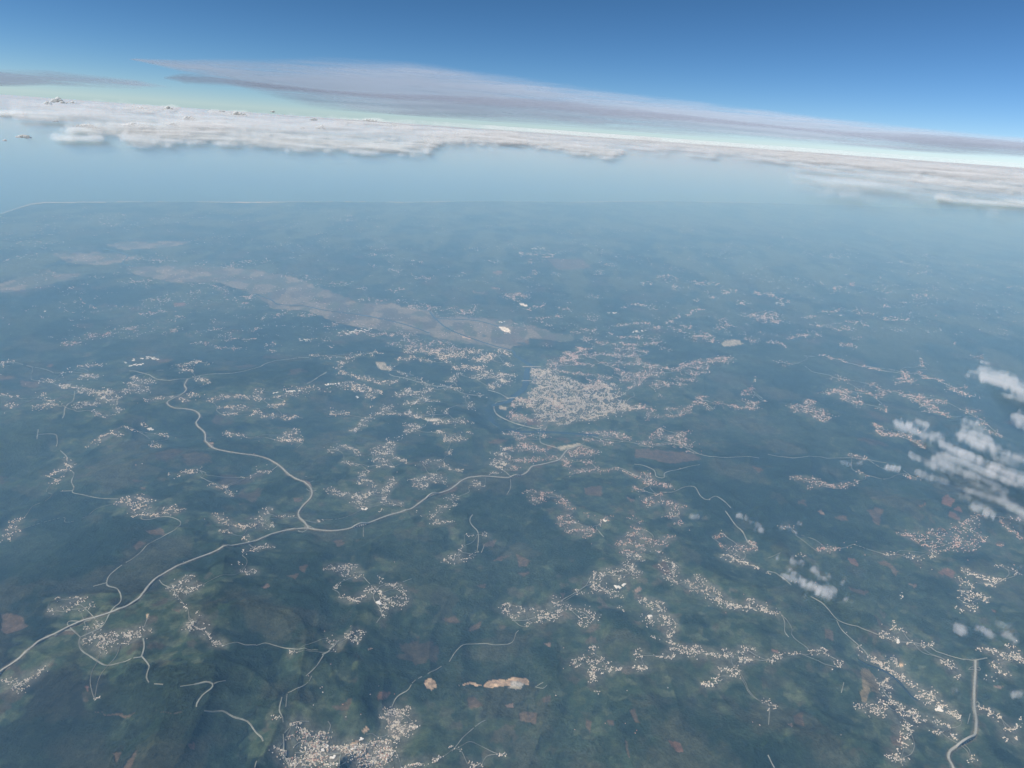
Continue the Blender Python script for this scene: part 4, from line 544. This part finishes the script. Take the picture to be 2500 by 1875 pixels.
ORD = ['leftmost', 'second from the left', 'third from the left', 'fourth from the left', 'fifth from the left', 'sixth from the left', 'seventh from the left', 'eighth from the left', 'ninth from the left', 'tenth from the left',
       'eleventh from the left', 'twelfth from the left', 'thirteenth from the left', 'fourteenth from the left', 'fifteenth from the left']
shed_v = sorted(set(HG[shed])); shed_rank = {}
for v_ in shed_v:
    q_ = [i for i in shed if HG[i] == v_]; q_.sort(key=lambda i: HS[i, 0]); nq = len(q_)
    for r_, i in enumerate(q_):
        if nq == 1: w_ = 'single'
        elif r_ < len(ORD) and r_ <= nq // 2: w_ = ORD[r_]
        else: w_ = ('rightmost' if r_ == nq - 1 else ORD[min(nq - 1 - r_, 14)].replace('left', 'right'))
        shed_rank[i] = w_
WALLN = ['white', 'bright white', 'beige', 'ochre', 'grey']
cache = {}
def house_mesh(i):
    """walls and roof of one house; look-alikes share their meshes"""
    key = (int(L[i] / 3), int(W[i] / 2), int(Ht[i] / 3), wi[i], ri[i])
    if key not in cache:
        v = house_arrays(np.array([i]), True)[0]; T = np.array([[0, 0, 0]])
        wm = mesh_np('wall', v[:8], WF, m_wall, np.tile(wall_pal[wi[i]], (4, 1)))
        rm = mesh_np('roof', v[8:], RF3 - 8, m_roof, np.tile(roof_pal[ri[i]], (6, 1))); cache[key] = (wm, rm)
    return cache[key]
def place_of(x, y): return next((t for f, t in PLACES if f(x, y)), 'the ' + ('lower' if y > 1300 else 'middle') + (' left' if x < 833 else ' centre' if x < 1667 else ' right') + ' farmland')
tp = [place_of(*HS[i]) for i in top]
for i in list(top) + list(shed):
    x, y = HS[i]; place = place_of(x, y)
    if ind[i]:
        nm, cat_ = 'warehouse', 'warehouse'; sp = SHEDS[shed_v.index(HG[i]) % len(SHEDS)]
        lab = f'{shed_rank[i]} white shed {sp}'; grp = 'industrial sheds ' + sp
    else:
        nm, cat_ = ('apartment_block', 'building') if Ht[i] > 11 else ('house', 'house')
        px0 = 'left' if x < np.median(HS[top, 0][[f_ == place for f_ in tp]]) else 'right'; lv = 'low' if Ht[i] <= 16 else 'tall'
        if Ht[i] <= 11: lab = f'{SIZE(i)}, {WALLN[wi[i]]}, {ROOF[ri[i]]}, {px0} side of {place}'
        else: lab = f'{lv} {WALLN[wi[i]]} block, {ROOF[ri[i]]}, {px0} side of {place}'
        grp = lab
    root = obj(nm, None, label=lab, category=cat_, group=grp); root.location = (*HX[i], HZ[i]); root.rotation_euler.z = rot[i]
    wm, rm = house_mesh(i); obj('wall', wm, root); obj('roof', rm, root)

# ------------------------------------------------------------------ clouds
def cloud_mat(name, colr, scale, thr, soft, alpha=1.0, stretch=(1, 1, 1), trans=.5, con=1.8, rotz=0.0):
    m = bpy.data.materials.new(name); m.use_nodes = True; nt = m.node_tree; n, l = nt.nodes, nt.links; n.clear()
    geo = n.new('ShaderNodeNewGeometry'); mp = n.new('ShaderNodeMapping'); mp.vector_type = 'TEXTURE'; mp.inputs['Scale'].default_value = [scale / s for s in stretch]; mp.inputs['Rotation'].default_value[2] = rotz
    l.new(geo.outputs['Position'], mp.inputs[0]); t = n.new('ShaderNodeTexNoise'); t.inputs['Detail'].default_value = 8; t.inputs['Roughness'].default_value = .66
    t.inputs['Scale'].default_value = 1.0; t.inputs['Distortion'].default_value = .35; l.new(mp.outputs[0], t.inputs['Vector'])
    at = n.new('ShaderNodeAttribute'); at.attribute_name = 'tint'
    sep = n.new('ShaderNodeSeparateColor'); l.new(at.outputs['Color'], sep.inputs[0])
    ad = n.new('ShaderNodeMath'); ad.operation = 'ADD'; cn = n.new('ShaderNodeMath'); cn.operation = 'MULTIPLY_ADD'; cn.inputs[1].default_value = con; cn.inputs[2].default_value = .5 - .5 * con
    l.new(t.outputs[0], cn.inputs[0]); l.new(cn.outputs[0], ad.inputs[0]); l.new(sep.outputs[0], ad.inputs[1])
    r = n.new('ShaderNodeMapRange'); r.interpolation_type = 'SMOOTHSTEP'; r.inputs[1].default_value = thr - soft; r.inputs[2].default_value = thr + soft
    r.inputs[3].default_value = 0; r.inputs[4].default_value = alpha; l.new(ad.outputs[0], r.inputs[0])
    mu = n.new('ShaderNodeMath'); mu.operation = 'MULTIPLY'; l.new(r.outputs[0], mu.inputs[0]); l.new(sep.outputs[1], mu.inputs[1])
    d = n.new('ShaderNodeBsdfDiffuse'); d.inputs[0].default_value = (*colr, 1); tr_ = n.new('ShaderNodeBsdfTranslucent'); tr_.inputs[0].default_value = (*colr, 1)
    mx = n.new('ShaderNodeMixShader'); mx.inputs[0].default_value = trans; l.new(d.outputs[0], mx.inputs[1]); l.new(tr_.outputs[0], mx.inputs[2])
    tp = n.new('ShaderNodeBsdfTransparent'); m2 = n.new('ShaderNodeMixShader'); l.new(mu.outputs[0], m2.inputs[0]); l.new(tp.outputs[0], m2.inputs[1]); l.new(mx.outputs[0], m2.inputs[2])
    o = n.new('ShaderNodeOutputMaterial'); l.new(m2.outputs[0], o.inputs[0]); return m
def layered_cloud(name, pts, hw, z, dz, layers, m, label, key=None, cat='cloud', gain=1.0, vs=1.0, res=None, group=None, warp=1.3):
    """a cloud built of stacked drifting layers `dz` apart; its outline comes from a spine of survey points"""
    P = np.array(pts, float)
    if key: P = np.stack(sheet(key, P[:, 0], P[:, 1]), -1); hw = hw / SHEETS[key][2]
    if len(P) == 1: P = np.vstack([P, P + .2])
    lo, hi = P.min(0) - hw * 2.0 * np.array([1, vs]), P.max(0) + hw * 2.0 * np.array([1, vs]); st = res or max(1.2, min(6, hw / 6))
    X, Y = np.meshgrid(np.arange(lo[0], hi[0] + st, st), np.arange(lo[1], hi[1] + st * max(.35, vs), st * max(.35, vs)))
    D = np.full(X.shape, 9.); X0_, Y0_ = X, Y; sd_ = int(P[0, 0]) % 97
    X = X + hw * (1.5 * (fbm(X / hw / 1.1, Y / hw / vs / 1.1, 401 + sd_, 3, .6) - .5) + .6 * (fbm(X / hw * 3, Y / hw / vs * 3, 403 + sd_, 2) - .5)) * warp
    Y = Y + hw * vs * (1.5 * (fbm(X0_ / hw / 1.1 + 9, Y / hw / vs / 1.1, 405 + sd_, 3, .6) - .5) + .6 * (fbm(X0_ / hw * 3 + 9, Y / hw / vs * 3, 407 + sd_, 2) - .5)) * warp
    for i in range(len(P) - 1):
        a, b = P[i] * [1, 1 / vs], P[i + 1] * [1, 1 / vs]; ab = b - a; t = np.clip(((X - a[0]) * ab[0] + (Y / vs - a[1]) * ab[1]) / (ab @ ab + 1e-9), 0, 1)
        D = np.minimum(D, np.hypot(X - a[0] - ab[0] * t, Y / vs - a[1] - ab[1] * t) / hw)
    X, Y = X0_, Y0_
    mask = 1 - D; nr, nc = X.shape; I = np.arange(nr * nc).reshape(nr, nc); Q = np.stack([I[:-1, :-1], I[:-1, 1:], I[1:, 1:], I[1:, :-1]], -1).reshape(-1, 4)
    wx, wy = on_plane(X, Y, z); Vs, Fs, Cs = [], [], []
    live = mask.ravel()[Q].max(1) > -.3
    Q = Q[live]
    for k in range(layers):
        u = (k / max(1, layers - 1)) * 2 - 1 if layers > 1 else 0
        mk = (mask * gain - .55 * max(0, u) ** 2 - .25 * max(0, -u) ** 2).ravel()
        zz = z + (u * .5) * dz * (layers - 1) + (fbm(wx / 1500, wy / 1500, 200 + k, 2) - .5) * dz * .8
        Vs.append(np.stack([wx, wy, zz], -1).reshape(-1, 3)); Fs.append(Q + k * nr * nc)
        Cs.append(np.stack([np.clip(mk, -1, 1) * .3, sstep(-.3, .35, mask.ravel()), 0 * mk], -1))
    V, F, Cc = np.vstack(Vs), np.vstack(Fs), np.vstack(Cs); us = np.unique(F); rm_ = np.full(len(V), -1); rm_[us] = np.arange(len(us))
    o = obj(name, mesh_np(name, V[us], rm_[F], m, Cc[us], True), label=label, category=cat)
    if group: o['group'] = group
    return o
_a, _b = on_plane(*sheet('M3', 1350, 900), 1900), on_plane(*sheet('M3', 1950, 1130), 1900); DRIFT = math.atan2(_b[1] - _a[1], _b[0] - _a[0])
m_near = cloud_mat('near cloud', (.95, .95, .96), 1000, .66, .28, .15, (.35, 1.5, 1), trans=.2, con=2.0, rotz=DRIFT)
m_puff = cloud_mat('cloud puff', (.88, .88, .90), 260, .74, .30, .11, (.6, 1.1, 1), trans=.2, con=2.4, rotz=DRIFT)
NEAR = [('big bright cloud sheet at the right edge, thickest in its middle', 84, [(1350, 900), (1500, 950), (1650, 1010), (1800, 1070), (1950, 1120)], 1.15),
        ('long thin cloud arm trailing up and left from the big bright cloud', 34, [(1050, 635), (1130, 655), (1250, 690), (1400, 745), (1540, 830), (1620, 880)], .8),
        ('small faint cloud just above the thin cloud arm', 24, [(1210, 585), (1290, 620)], .6),
        ('ragged cloud band above the big bright cloud', 62, [(1570, 690), (1680, 740), (1800, 810), (1920, 890), (2060, 930)], .95),
        ('wedge shaped white cloud at the right edge, topmost of the near clouds', 62, [(1740, 215), (1850, 255), (2000, 310), (2120, 370)], 1.1),
        ('cloud cut off by the right edge below the wedge shaped one', 40, [(2030, 570), (2120, 640)], 1.0),
        ('thin broken cloud veil below the big bright cloud', 60, [(1650, 1110), (1780, 1180), (1950, 1250), (2090, 1330)], .62),
        ('faint cloud tail lowest in the right edge bank', 26, [(1670, 1290), (1740, 1300), (1820, 1340)], .65),
        ('cloud veil joining the band and the big cloud at the right edge', 60, [(1800, 990), (1950, 1020), (2110, 1010)], .7),
        ('short pale cloud streak left of the big cloud', 11, [(955, 962), (1060, 978)], .9),
        ('drawn out pale streak running into the big cloud from the left', 17, [(1205, 1005), (1320, 1045), (1450, 1078)], .8),
        ('small hooked cloud left of the cloud sheet', 13, [(1145, 845), (1175, 880), (1220, 885)], .8),
        ('tiny thin streak above the ribbon village', 8, [(590, 918), (680, 948)], .8),
        ('thin streak beside the tiny one above the ribbon village', 7, [(700, 935), (760, 925)], .7)]
for lab, hw, pts, g in NEAR: layered_cloud('cloud', pts, hw * 1.35, 1900, 22, 6, m_near, lab, 'M3', gain=g)
PUFF = [('L3', 22, [(130, 165)], 'leftmost puff of the little cloud cluster by the road'), ('L3', 28, [(170, 165), (215, 205)], 'second puff from the left in the little cloud cluster'),
        ('L3', 26, [(250, 210), (290, 245)], 'puff in the middle of the little cloud cluster'), ('L3', 30, [(345, 145), (370, 150)], 'highest puff of the little cloud cluster'),
        ('L3', 32, [(350, 240), (370, 250)], 'round puff at the heart of the little cloud cluster'), ('L3', 46, [(410, 280), (460, 290)], 'largest puff of the little cloud cluster'),
        ('L3', 22, [(400, 190), (440, 195)], 'thin puff upper right in the little cloud cluster'), ('L3', 18, [(475, 170)], 'outer right puff of the little cloud cluster'),
        ('L3', 16, [(290, 335)], 'lowest left puff of the little cloud cluster'), ('L3', 18, [(390, 312)], 'lowest right puff of the little cloud cluster'),
        ('L3', 22, [(580, 210)], 'faint puff right of the little cloud cluster'), ('L3', 18, [(610, 360), (650, 380)], 'faint puff below and right of the little cloud cluster'),
        ('L3', 36, [(1440, 565), (1490, 595)], 'leftmost of the three oval clouds near the right edge'), ('L3', 26, [(1610, 580), (1680, 610), (1730, 640)], 'slanting cloud in the middle of the three oval clouds'),
        ('L3', 34, [(1840, 625), (1900, 670)], 'rightmost of the three oval clouds near the right edge'), ('L3', 22, [(1760, 540), (1860, 565)], 'thin cloud above the rightmost oval cloud'),
        ('L3', 26, [(1450, 1035), (1465, 1045)], 'lone small cloud left of the motorway'), ('L3', 28, [(1910, 1080), (1945, 1095)], 'lone small cloud right of the motorway'),
        ('L3', 14, [(70, 40)], 'speck of cloud above the little cluster'), ('L3', 26, [(190, 60), (250, 80)], 'thin puffs just above the little cloud cluster'), ('L3', 15, [(1950, 100)], 'speck of cloud at the right edge'),
        ('M2', 16, [(1560, 1370), (1610, 1380)], 'small pale cloud beside the winding road'), ('M2', 12, [(1440, 1358), (1510, 1360)], 'thin pale cloud left of the winding road'),
        ('M2', 15, [(1835, 1355), (1880, 1375)], 'upper left end of the row of small clouds'), ('M2', 18, [(1900, 1390), (1935, 1405)], 'middle one in the row of small clouds'), ('M2', 20, [(1975, 1430), (2030, 1465)], 'lower right end of the row of small clouds'),
        ('M3', 14, [(110, 1448), (160, 1450)], 'cloud speck above a lone hamlet, left one'), ('M3', 13, [(210, 1480), (230, 1500)], 'cloud speck below the left one near a lone hamlet'), ('M3', 13, [(250, 1412), (280, 1410)], 'cloud speck right of a lone hamlet')]
for key, hw, pts, lab in PUFF: layered_cloud('cloud', pts, hw * 1.25, 1700, 16, 6, m_puff, lab, key, gain=1.2, group='small near clouds')

# cloud bank far out over the sea
m_bank = cloud_mat('far stratus', (.97, .97, .96), 3600, .66, .42, .24, (.5, .35, 2.0), trans=.08, con=2.0)
m_veil = cloud_mat('far veil', (.97, .97, .97), 9000, .60, .34, .24, (.6, .35, 2), trans=.1, con=1.5)
BANK = [('S0', 44, [(330, 560), (480, 560), (640, 555), (800, 545), (950, 550)], 'bright humped end of the long cloud bank over the sea', 1.25, .5),
        ('S0', 42, [(560, 590), (900, 590), (1200, 610), (1500, 625), (1820, 635)], 'long flat body of the cloud bank over the sea', 1.2, .6),
        ('S0', 24, [(1480, 525), (1620, 525), (1760, 550)], 'pale cloud patch above the long bank', 1.1, .5),
        ('S0', 32, [(1860, 600), (2050, 590), (2250, 605)], 'bright cloud patch where the bank runs on to the right', 1.2, .6),
        ('S0', 22, [(240, 590), (420, 600)], 'thin cloud below the left end of the bank', .8, .5),
        ('S0', 16, [(0, 487), (90, 490)], 'thin cloud streak at the left edge', .9, .5),
        ('S0', 22, [(560, 465), (640, 470), (740, 470)], 'row of small clouds high on the left', 1.0, .5),
        ('S0', 20, [(920, 485), (1050, 495)], 'pale small cloud above the middle of the bank', 1.0, .5),
        ('S1', 34, [(-40, 590), (100, 615), (260, 640), (430, 665)], 'ragged end of the bright cloud bank past the middle', 1.2, .5),
        ('S1', 26, [(120, 560), (350, 580), (620, 600)], 'flecked upper edge of the cloud bank past the middle', 1.0, .5),
        ('S1', 30, [(560, 600), (850, 625), (1100, 650), (1350, 690)], 'long pale cloud bank right of the middle', 1.0, .5),
        ('S1', 34, [(1200, 670), (1500, 700), (1800, 730), (2300, 790)], 'pale cloud bank running off the right edge', 1.0, .5),
        ('S1', 24, [(1750, 765), (2000, 800), (2300, 830)], 'lower of the two pale banks at the right edge', .9, .5),
        ('S1', 20, [(1850, 850), (2050, 870), (2300, 885)], 'thin cloud streak at the right edge nearest the land', .8, .5)]
for key, hw, pts, lab, g, vs in BANK: layered_cloud('cloud_bank', pts, hw * 1.4, 1900, 110, 5, m_bank, lab, key, gain=g * .85, vs=vs, res=4, warp=.7, cat='cloud bank')
VEIL = [('S0', 62, [(100, 480), (500, 500), (1000, 540), (1500, 560), (2200, 580)], 'wide thin cloud veil behind the long bank', .9, .8),
        ('S1', 95, [(1300, 740), (1700, 780), (2400, 850)], 'faint low veil whitening the sea at the right edge', .3, .8),
        ('S1', 62, [(-60, 570), (500, 600), (1000, 640), (1500, 690), (2300, 760)], 'wide thin cloud veil at right over the sea', 1.0, .8)]
for key, hw, pts, lab, g, vs in VEIL: layered_cloud('cloud_veil', pts, hw, 2500, 300, 3, m_veil, lab, key, gain=g, vs=vs, res=6, warp=.6, cat='cloud veil')
# towering cumulus heads: lumpy bodies of merged bubbles
m_cum = cloud_mat('cumulus', (.93, .92, .89), 900, -.5, .1, .6, trans=.65)
def ico():
    t = (1 + 5 ** .5) / 2
    v = [(-1, t, 0), (1, t, 0), (-1, -t, 0), (1, -t, 0), (0, -1, t), (0, 1, t), (0, -1, -t), (0, 1, -t), (t, 0, -1), (t, 0, 1), (-t, 0, -1), (-t, 0, 1)]
    f = [(0, 11, 5), (0, 5, 1), (0, 1, 7), (0, 7, 10), (0, 10, 11), (1, 5, 9), (5, 11, 4), (11, 10, 2), (10, 7, 6), (7, 1, 8), (3, 9, 4), (3, 4, 2), (3, 2, 6), (3, 6, 8), (3, 8, 9), (4, 9, 5), (2, 4, 11), (6, 2, 10), (8, 6, 7), (9, 8, 1)]
    v = [np.array(a) / np.linalg.norm(a) for a in v]
    for _ in range(2):
        mid, nf = {}, []
        def mp(a, b):
            k = (min(a, b), max(a, b))
            if k not in mid: q = v[a] + v[b]; v.append(q / np.linalg.norm(q)); mid[k] = len(v) - 1
            return mid[k]
        for a, b, c in f:
            x, y, z = mp(a, b), mp(b, c), mp(c, a); nf += [(a, x, z), (b, y, x), (c, z, y), (x, y, z)]
        f = nf
    return np.array(v), np.array(f)
IV, IF_ = ico()
CUM = [(250, 437, 52, 15, 'lone towering cloud head highest on the left'), (205, 447, 30, 8, 'low cloud shoulder left of the lone towering head'), (310, 443, 44, 6, 'flat cloud tail right of the lone towering head'),
       (820, 513, 62, 13, 'tallest bright crest on the long bank'), (570, 540, 80, 12, 'broad bright crest on the left of the bank'), (745, 538, 36, 9, 'small bright knob between the two crests'),
       (600, 466, 50, 6, 'flat cloud in the high left row'), (728, 468, 32, 10, 'rounded cloud ending the high left row'), (955, 480, 26, 8, 'left small cloud above the bank middle'), (1030, 492, 60, 12, 'right broad cloud above the bank middle'),
       (1178, 481, 18, 7, 'tiny lone cloud above the bank'), (1355, 515, 30, 10, 'cloud puff above the twin clouds'), (1310, 553, 20, 7, 'left of the twin small clouds'), (1385, 550, 38, 12, 'right of the twin small clouds'),
       (240, 522, 22, 7, 'small cloud above the left end of the bank'), (105, 590, 52, 12, 'isolated low cloud at left'), (22, 607, 14, 6, 'smallest cloud at the left edge'),
       (1600, 520, 70, 9, 'bright head of the pale patch above the bank'), (1700, 540, 50, 6, 'lesser head of the pale patch'), (380, 545, 90, 13, 'smooth bright hump at the left end of the bank')]
for cx_, cy_, w_, h_, lab in CUM:
    px, py = sheet('S0', cx_, cy_); zb = 1500.; X0, Y0 = on_plane(px, py + h_ / 1.77 * .5, zb); dist = math.hypot(X0, Y0, ALT); k = dist / FPX / 1.7696
    X0, Y0 = float(X0), float(Y0); Vs, Fs = [], []; r2 = np.random.default_rng(int(cx_)); nb = int(6 + w_ / 3)
    for b in range(nb):
        u = r2.uniform(-1, 1); rad = h_ * k * r2.uniform(.28, .5) * (1 - .55 * abs(u) ** 1.5); ox = u * w_ * k * .5; oz = rad * .6 + h_ * k * .55 * (1 - abs(u)) * r2.random()
        n_ = 1 + .28 * (fbm(IV[:, 0] * 2.1 + b, IV[:, 1] * 2.1 + IV[:, 2] * 1.7, b, 3) - .5) * 2
        Vs.append(IV * n_[:, None] * rad * np.array([1.35, 1.3, .95]) + [ox, r2.uniform(-.4, .4) * w_ * k * .5, oz]); Fs.append(IF_ + b * len(IV))
    o = obj('cumulus_cloud', mesh_np('cumulus_cloud', np.vstack(Vs), np.vstack(Fs), m_cum, np.tile([1., 1., 0.], (nb * len(IV), 1)), True), label=lab, category='cloud', group='cumulus heads over the sea')
    o.location = (X0, Y0, zb)
# high grey cloud band above the horizon
m_cir = cloud_mat('high grey cloud', (.68, .72, .80), 150000, .52, .26, .46, (1, 1, 16), .6, 1.1)
m_cir2 = cloud_mat('high dark streak', (.46, .49, .57), 100000, .56, .24, .34, (1, 1, 14), .6, 1.1)
UP = np.array([(330, 140), (500, 143), (700, 158), (1000, 178), (1250, 208), (1500, 240), (1700, 262), (2000, 297), (2300, 326), (2560, 349)], float)
LOW = np.array([(330, 150), (430, 176), (600, 215), (850, 255), (1050, 281), (1250, 291), (1500, 305), (1900, 333), (2200, 358), (2560, 380)], float)
def band(X, Y):
    u, lw = np.interp(X, UP[:, 0], UP[:, 1]), np.interp(X, LOW[:, 0], LOW[:, 1]); c, h = (u + lw) / 2, np.maximum((lw - u) / 2, 2)
    return np.maximum(np.abs(Y - c) / h, 0) * .8 + 2 * np.clip((330 - X) / 60, 0, 1) + .75 * np.clip((760 - X) / 430, 0, 1)
def hi_cloud(name, X0, X1, Y0, Y1, fn, m, lab, z=780000., gain=1.0, layers=3, sx=8, sy=2.5):
    X, Y = np.meshgrid(np.arange(X0, X1, sx), np.arange(Y0, Y1, sy)); Hh = horizon(X); Y = np.minimum(Y, Hh - 5.0); D = fn(X, Y); mk = 1 - D
    Vs, Fs, Cs = [], [], []; nr, nc = X.shape; I = np.arange(nr * nc).reshape(nr, nc); Q = np.stack([I[:-1, :-1], I[:-1, 1:], I[1:, 1:], I[1:, :-1]], -1).reshape(-1, 4)
    Q = Q[mk.ravel()[Q].max(1) > -.6]
    d = rays(X, Y)
    for k in range(layers):
        far_d = z + 9000. * k + 60000 * np.clip((Hh - Y) / 140, 0, 1)
        w = d / np.hypot(d[..., 0], d[..., 1])[..., None] * far_d[..., None]
        Vs.append((w + [0, 0, ALT]).reshape(-1, 3)); Fs.append(Q + k * nr * nc)
        Cs.append(np.stack([np.clip(mk * gain, -1, 1).ravel() * .3, sstep(-.35, .1, mk.ravel()), 0 * mk.ravel()], -1))
    V, F, Cc = np.vstack(Vs), np.vstack(Fs), np.vstack(Cs); us = np.unique(F); rm_ = np.full(len(V), -1); rm_[us] = np.arange(len(us))
    obj(name, mesh_np(name, V[us], rm_[F], m, Cc[us], True), label=lab, category='cloud band')
def horizon(X): return 305 + (X - 1250) * math.tan(math.radians(ROLL))
hi_cloud('cloud_band', 300, 2580, 110, 400, band, m_cir, 'long grey cloud band slanting down to the right above the horizon')
STK = np.array([(430, 190), (600, 205), (760, 220), (900, 232), (1100, 243), (1400, 262), (1800, 300), (2100, 330), (2560, 365)], float)
def streak(X, Y): return np.abs(Y - np.interp(X, STK[:, 0], STK[:, 1])) / (9 + 5 * np.sin(X / 170.)) + 1.2 * np.clip((450 - X) / 60, 0, 1)
hi_cloud('cloud_streak', 400, 2580, 150, 400, streak, m_cir2, 'darker grey streak running along the lower part of the grey cloud band', z=760000.)
LFT = np.array([(-40, 190), (120, 190), (250, 200), (420, 212)], float)
def leftb(X, Y): return np.abs(Y - np.interp(X, LFT[:, 0], LFT[:, 1])) / (18 - np.clip(X, 0, 420) * .025) + 1.2 * np.clip((X - 330) / 100, 0, 1)
hi_cloud('cloud_band', -60, 440, 150, 232, leftb, m_cir, 'short faint grey cloud band at the left edge above the horizon', gain=.8)

# ------------------------------------------------------------------ haze: the moist lower air
hm = bpy.data.materials.new('haze'); hm.use_nodes = True; n, l = hm.node_tree.nodes, hm.node_tree.links; n.clear()
pv = n.new('ShaderNodeVolumePrincipled'); pv.inputs['Color'].default_value = (*HAZE_COL, 1); pv.inputs['Density'].default_value = HAZE_DENS
pv.inputs['Anisotropy'].default_value = 0.0; pv.inputs['Absorption Color'].default_value = (1, 1, 1, 1)
ho = n.new('ShaderNodeOutputMaterial'); l.new(pv.outputs[0], ho.inputs['Volume'])
s = 950000.; V = np.array([(x, y, z) for z in (-60., HAZE_TOP) for x, y in ((-s, -s), (s, -s), (s, s), (-s, s))])
F = np.array([[3, 2, 1, 0], [4, 5, 6, 7], [0, 1, 5, 4], [1, 2, 6, 5], [2, 3, 7, 6], [3, 0, 4, 7]])
obj('haze', mesh_np('haze', V, F, hm), kind='stuff', label='blue summer haze lying over the land and sea', category='haze')
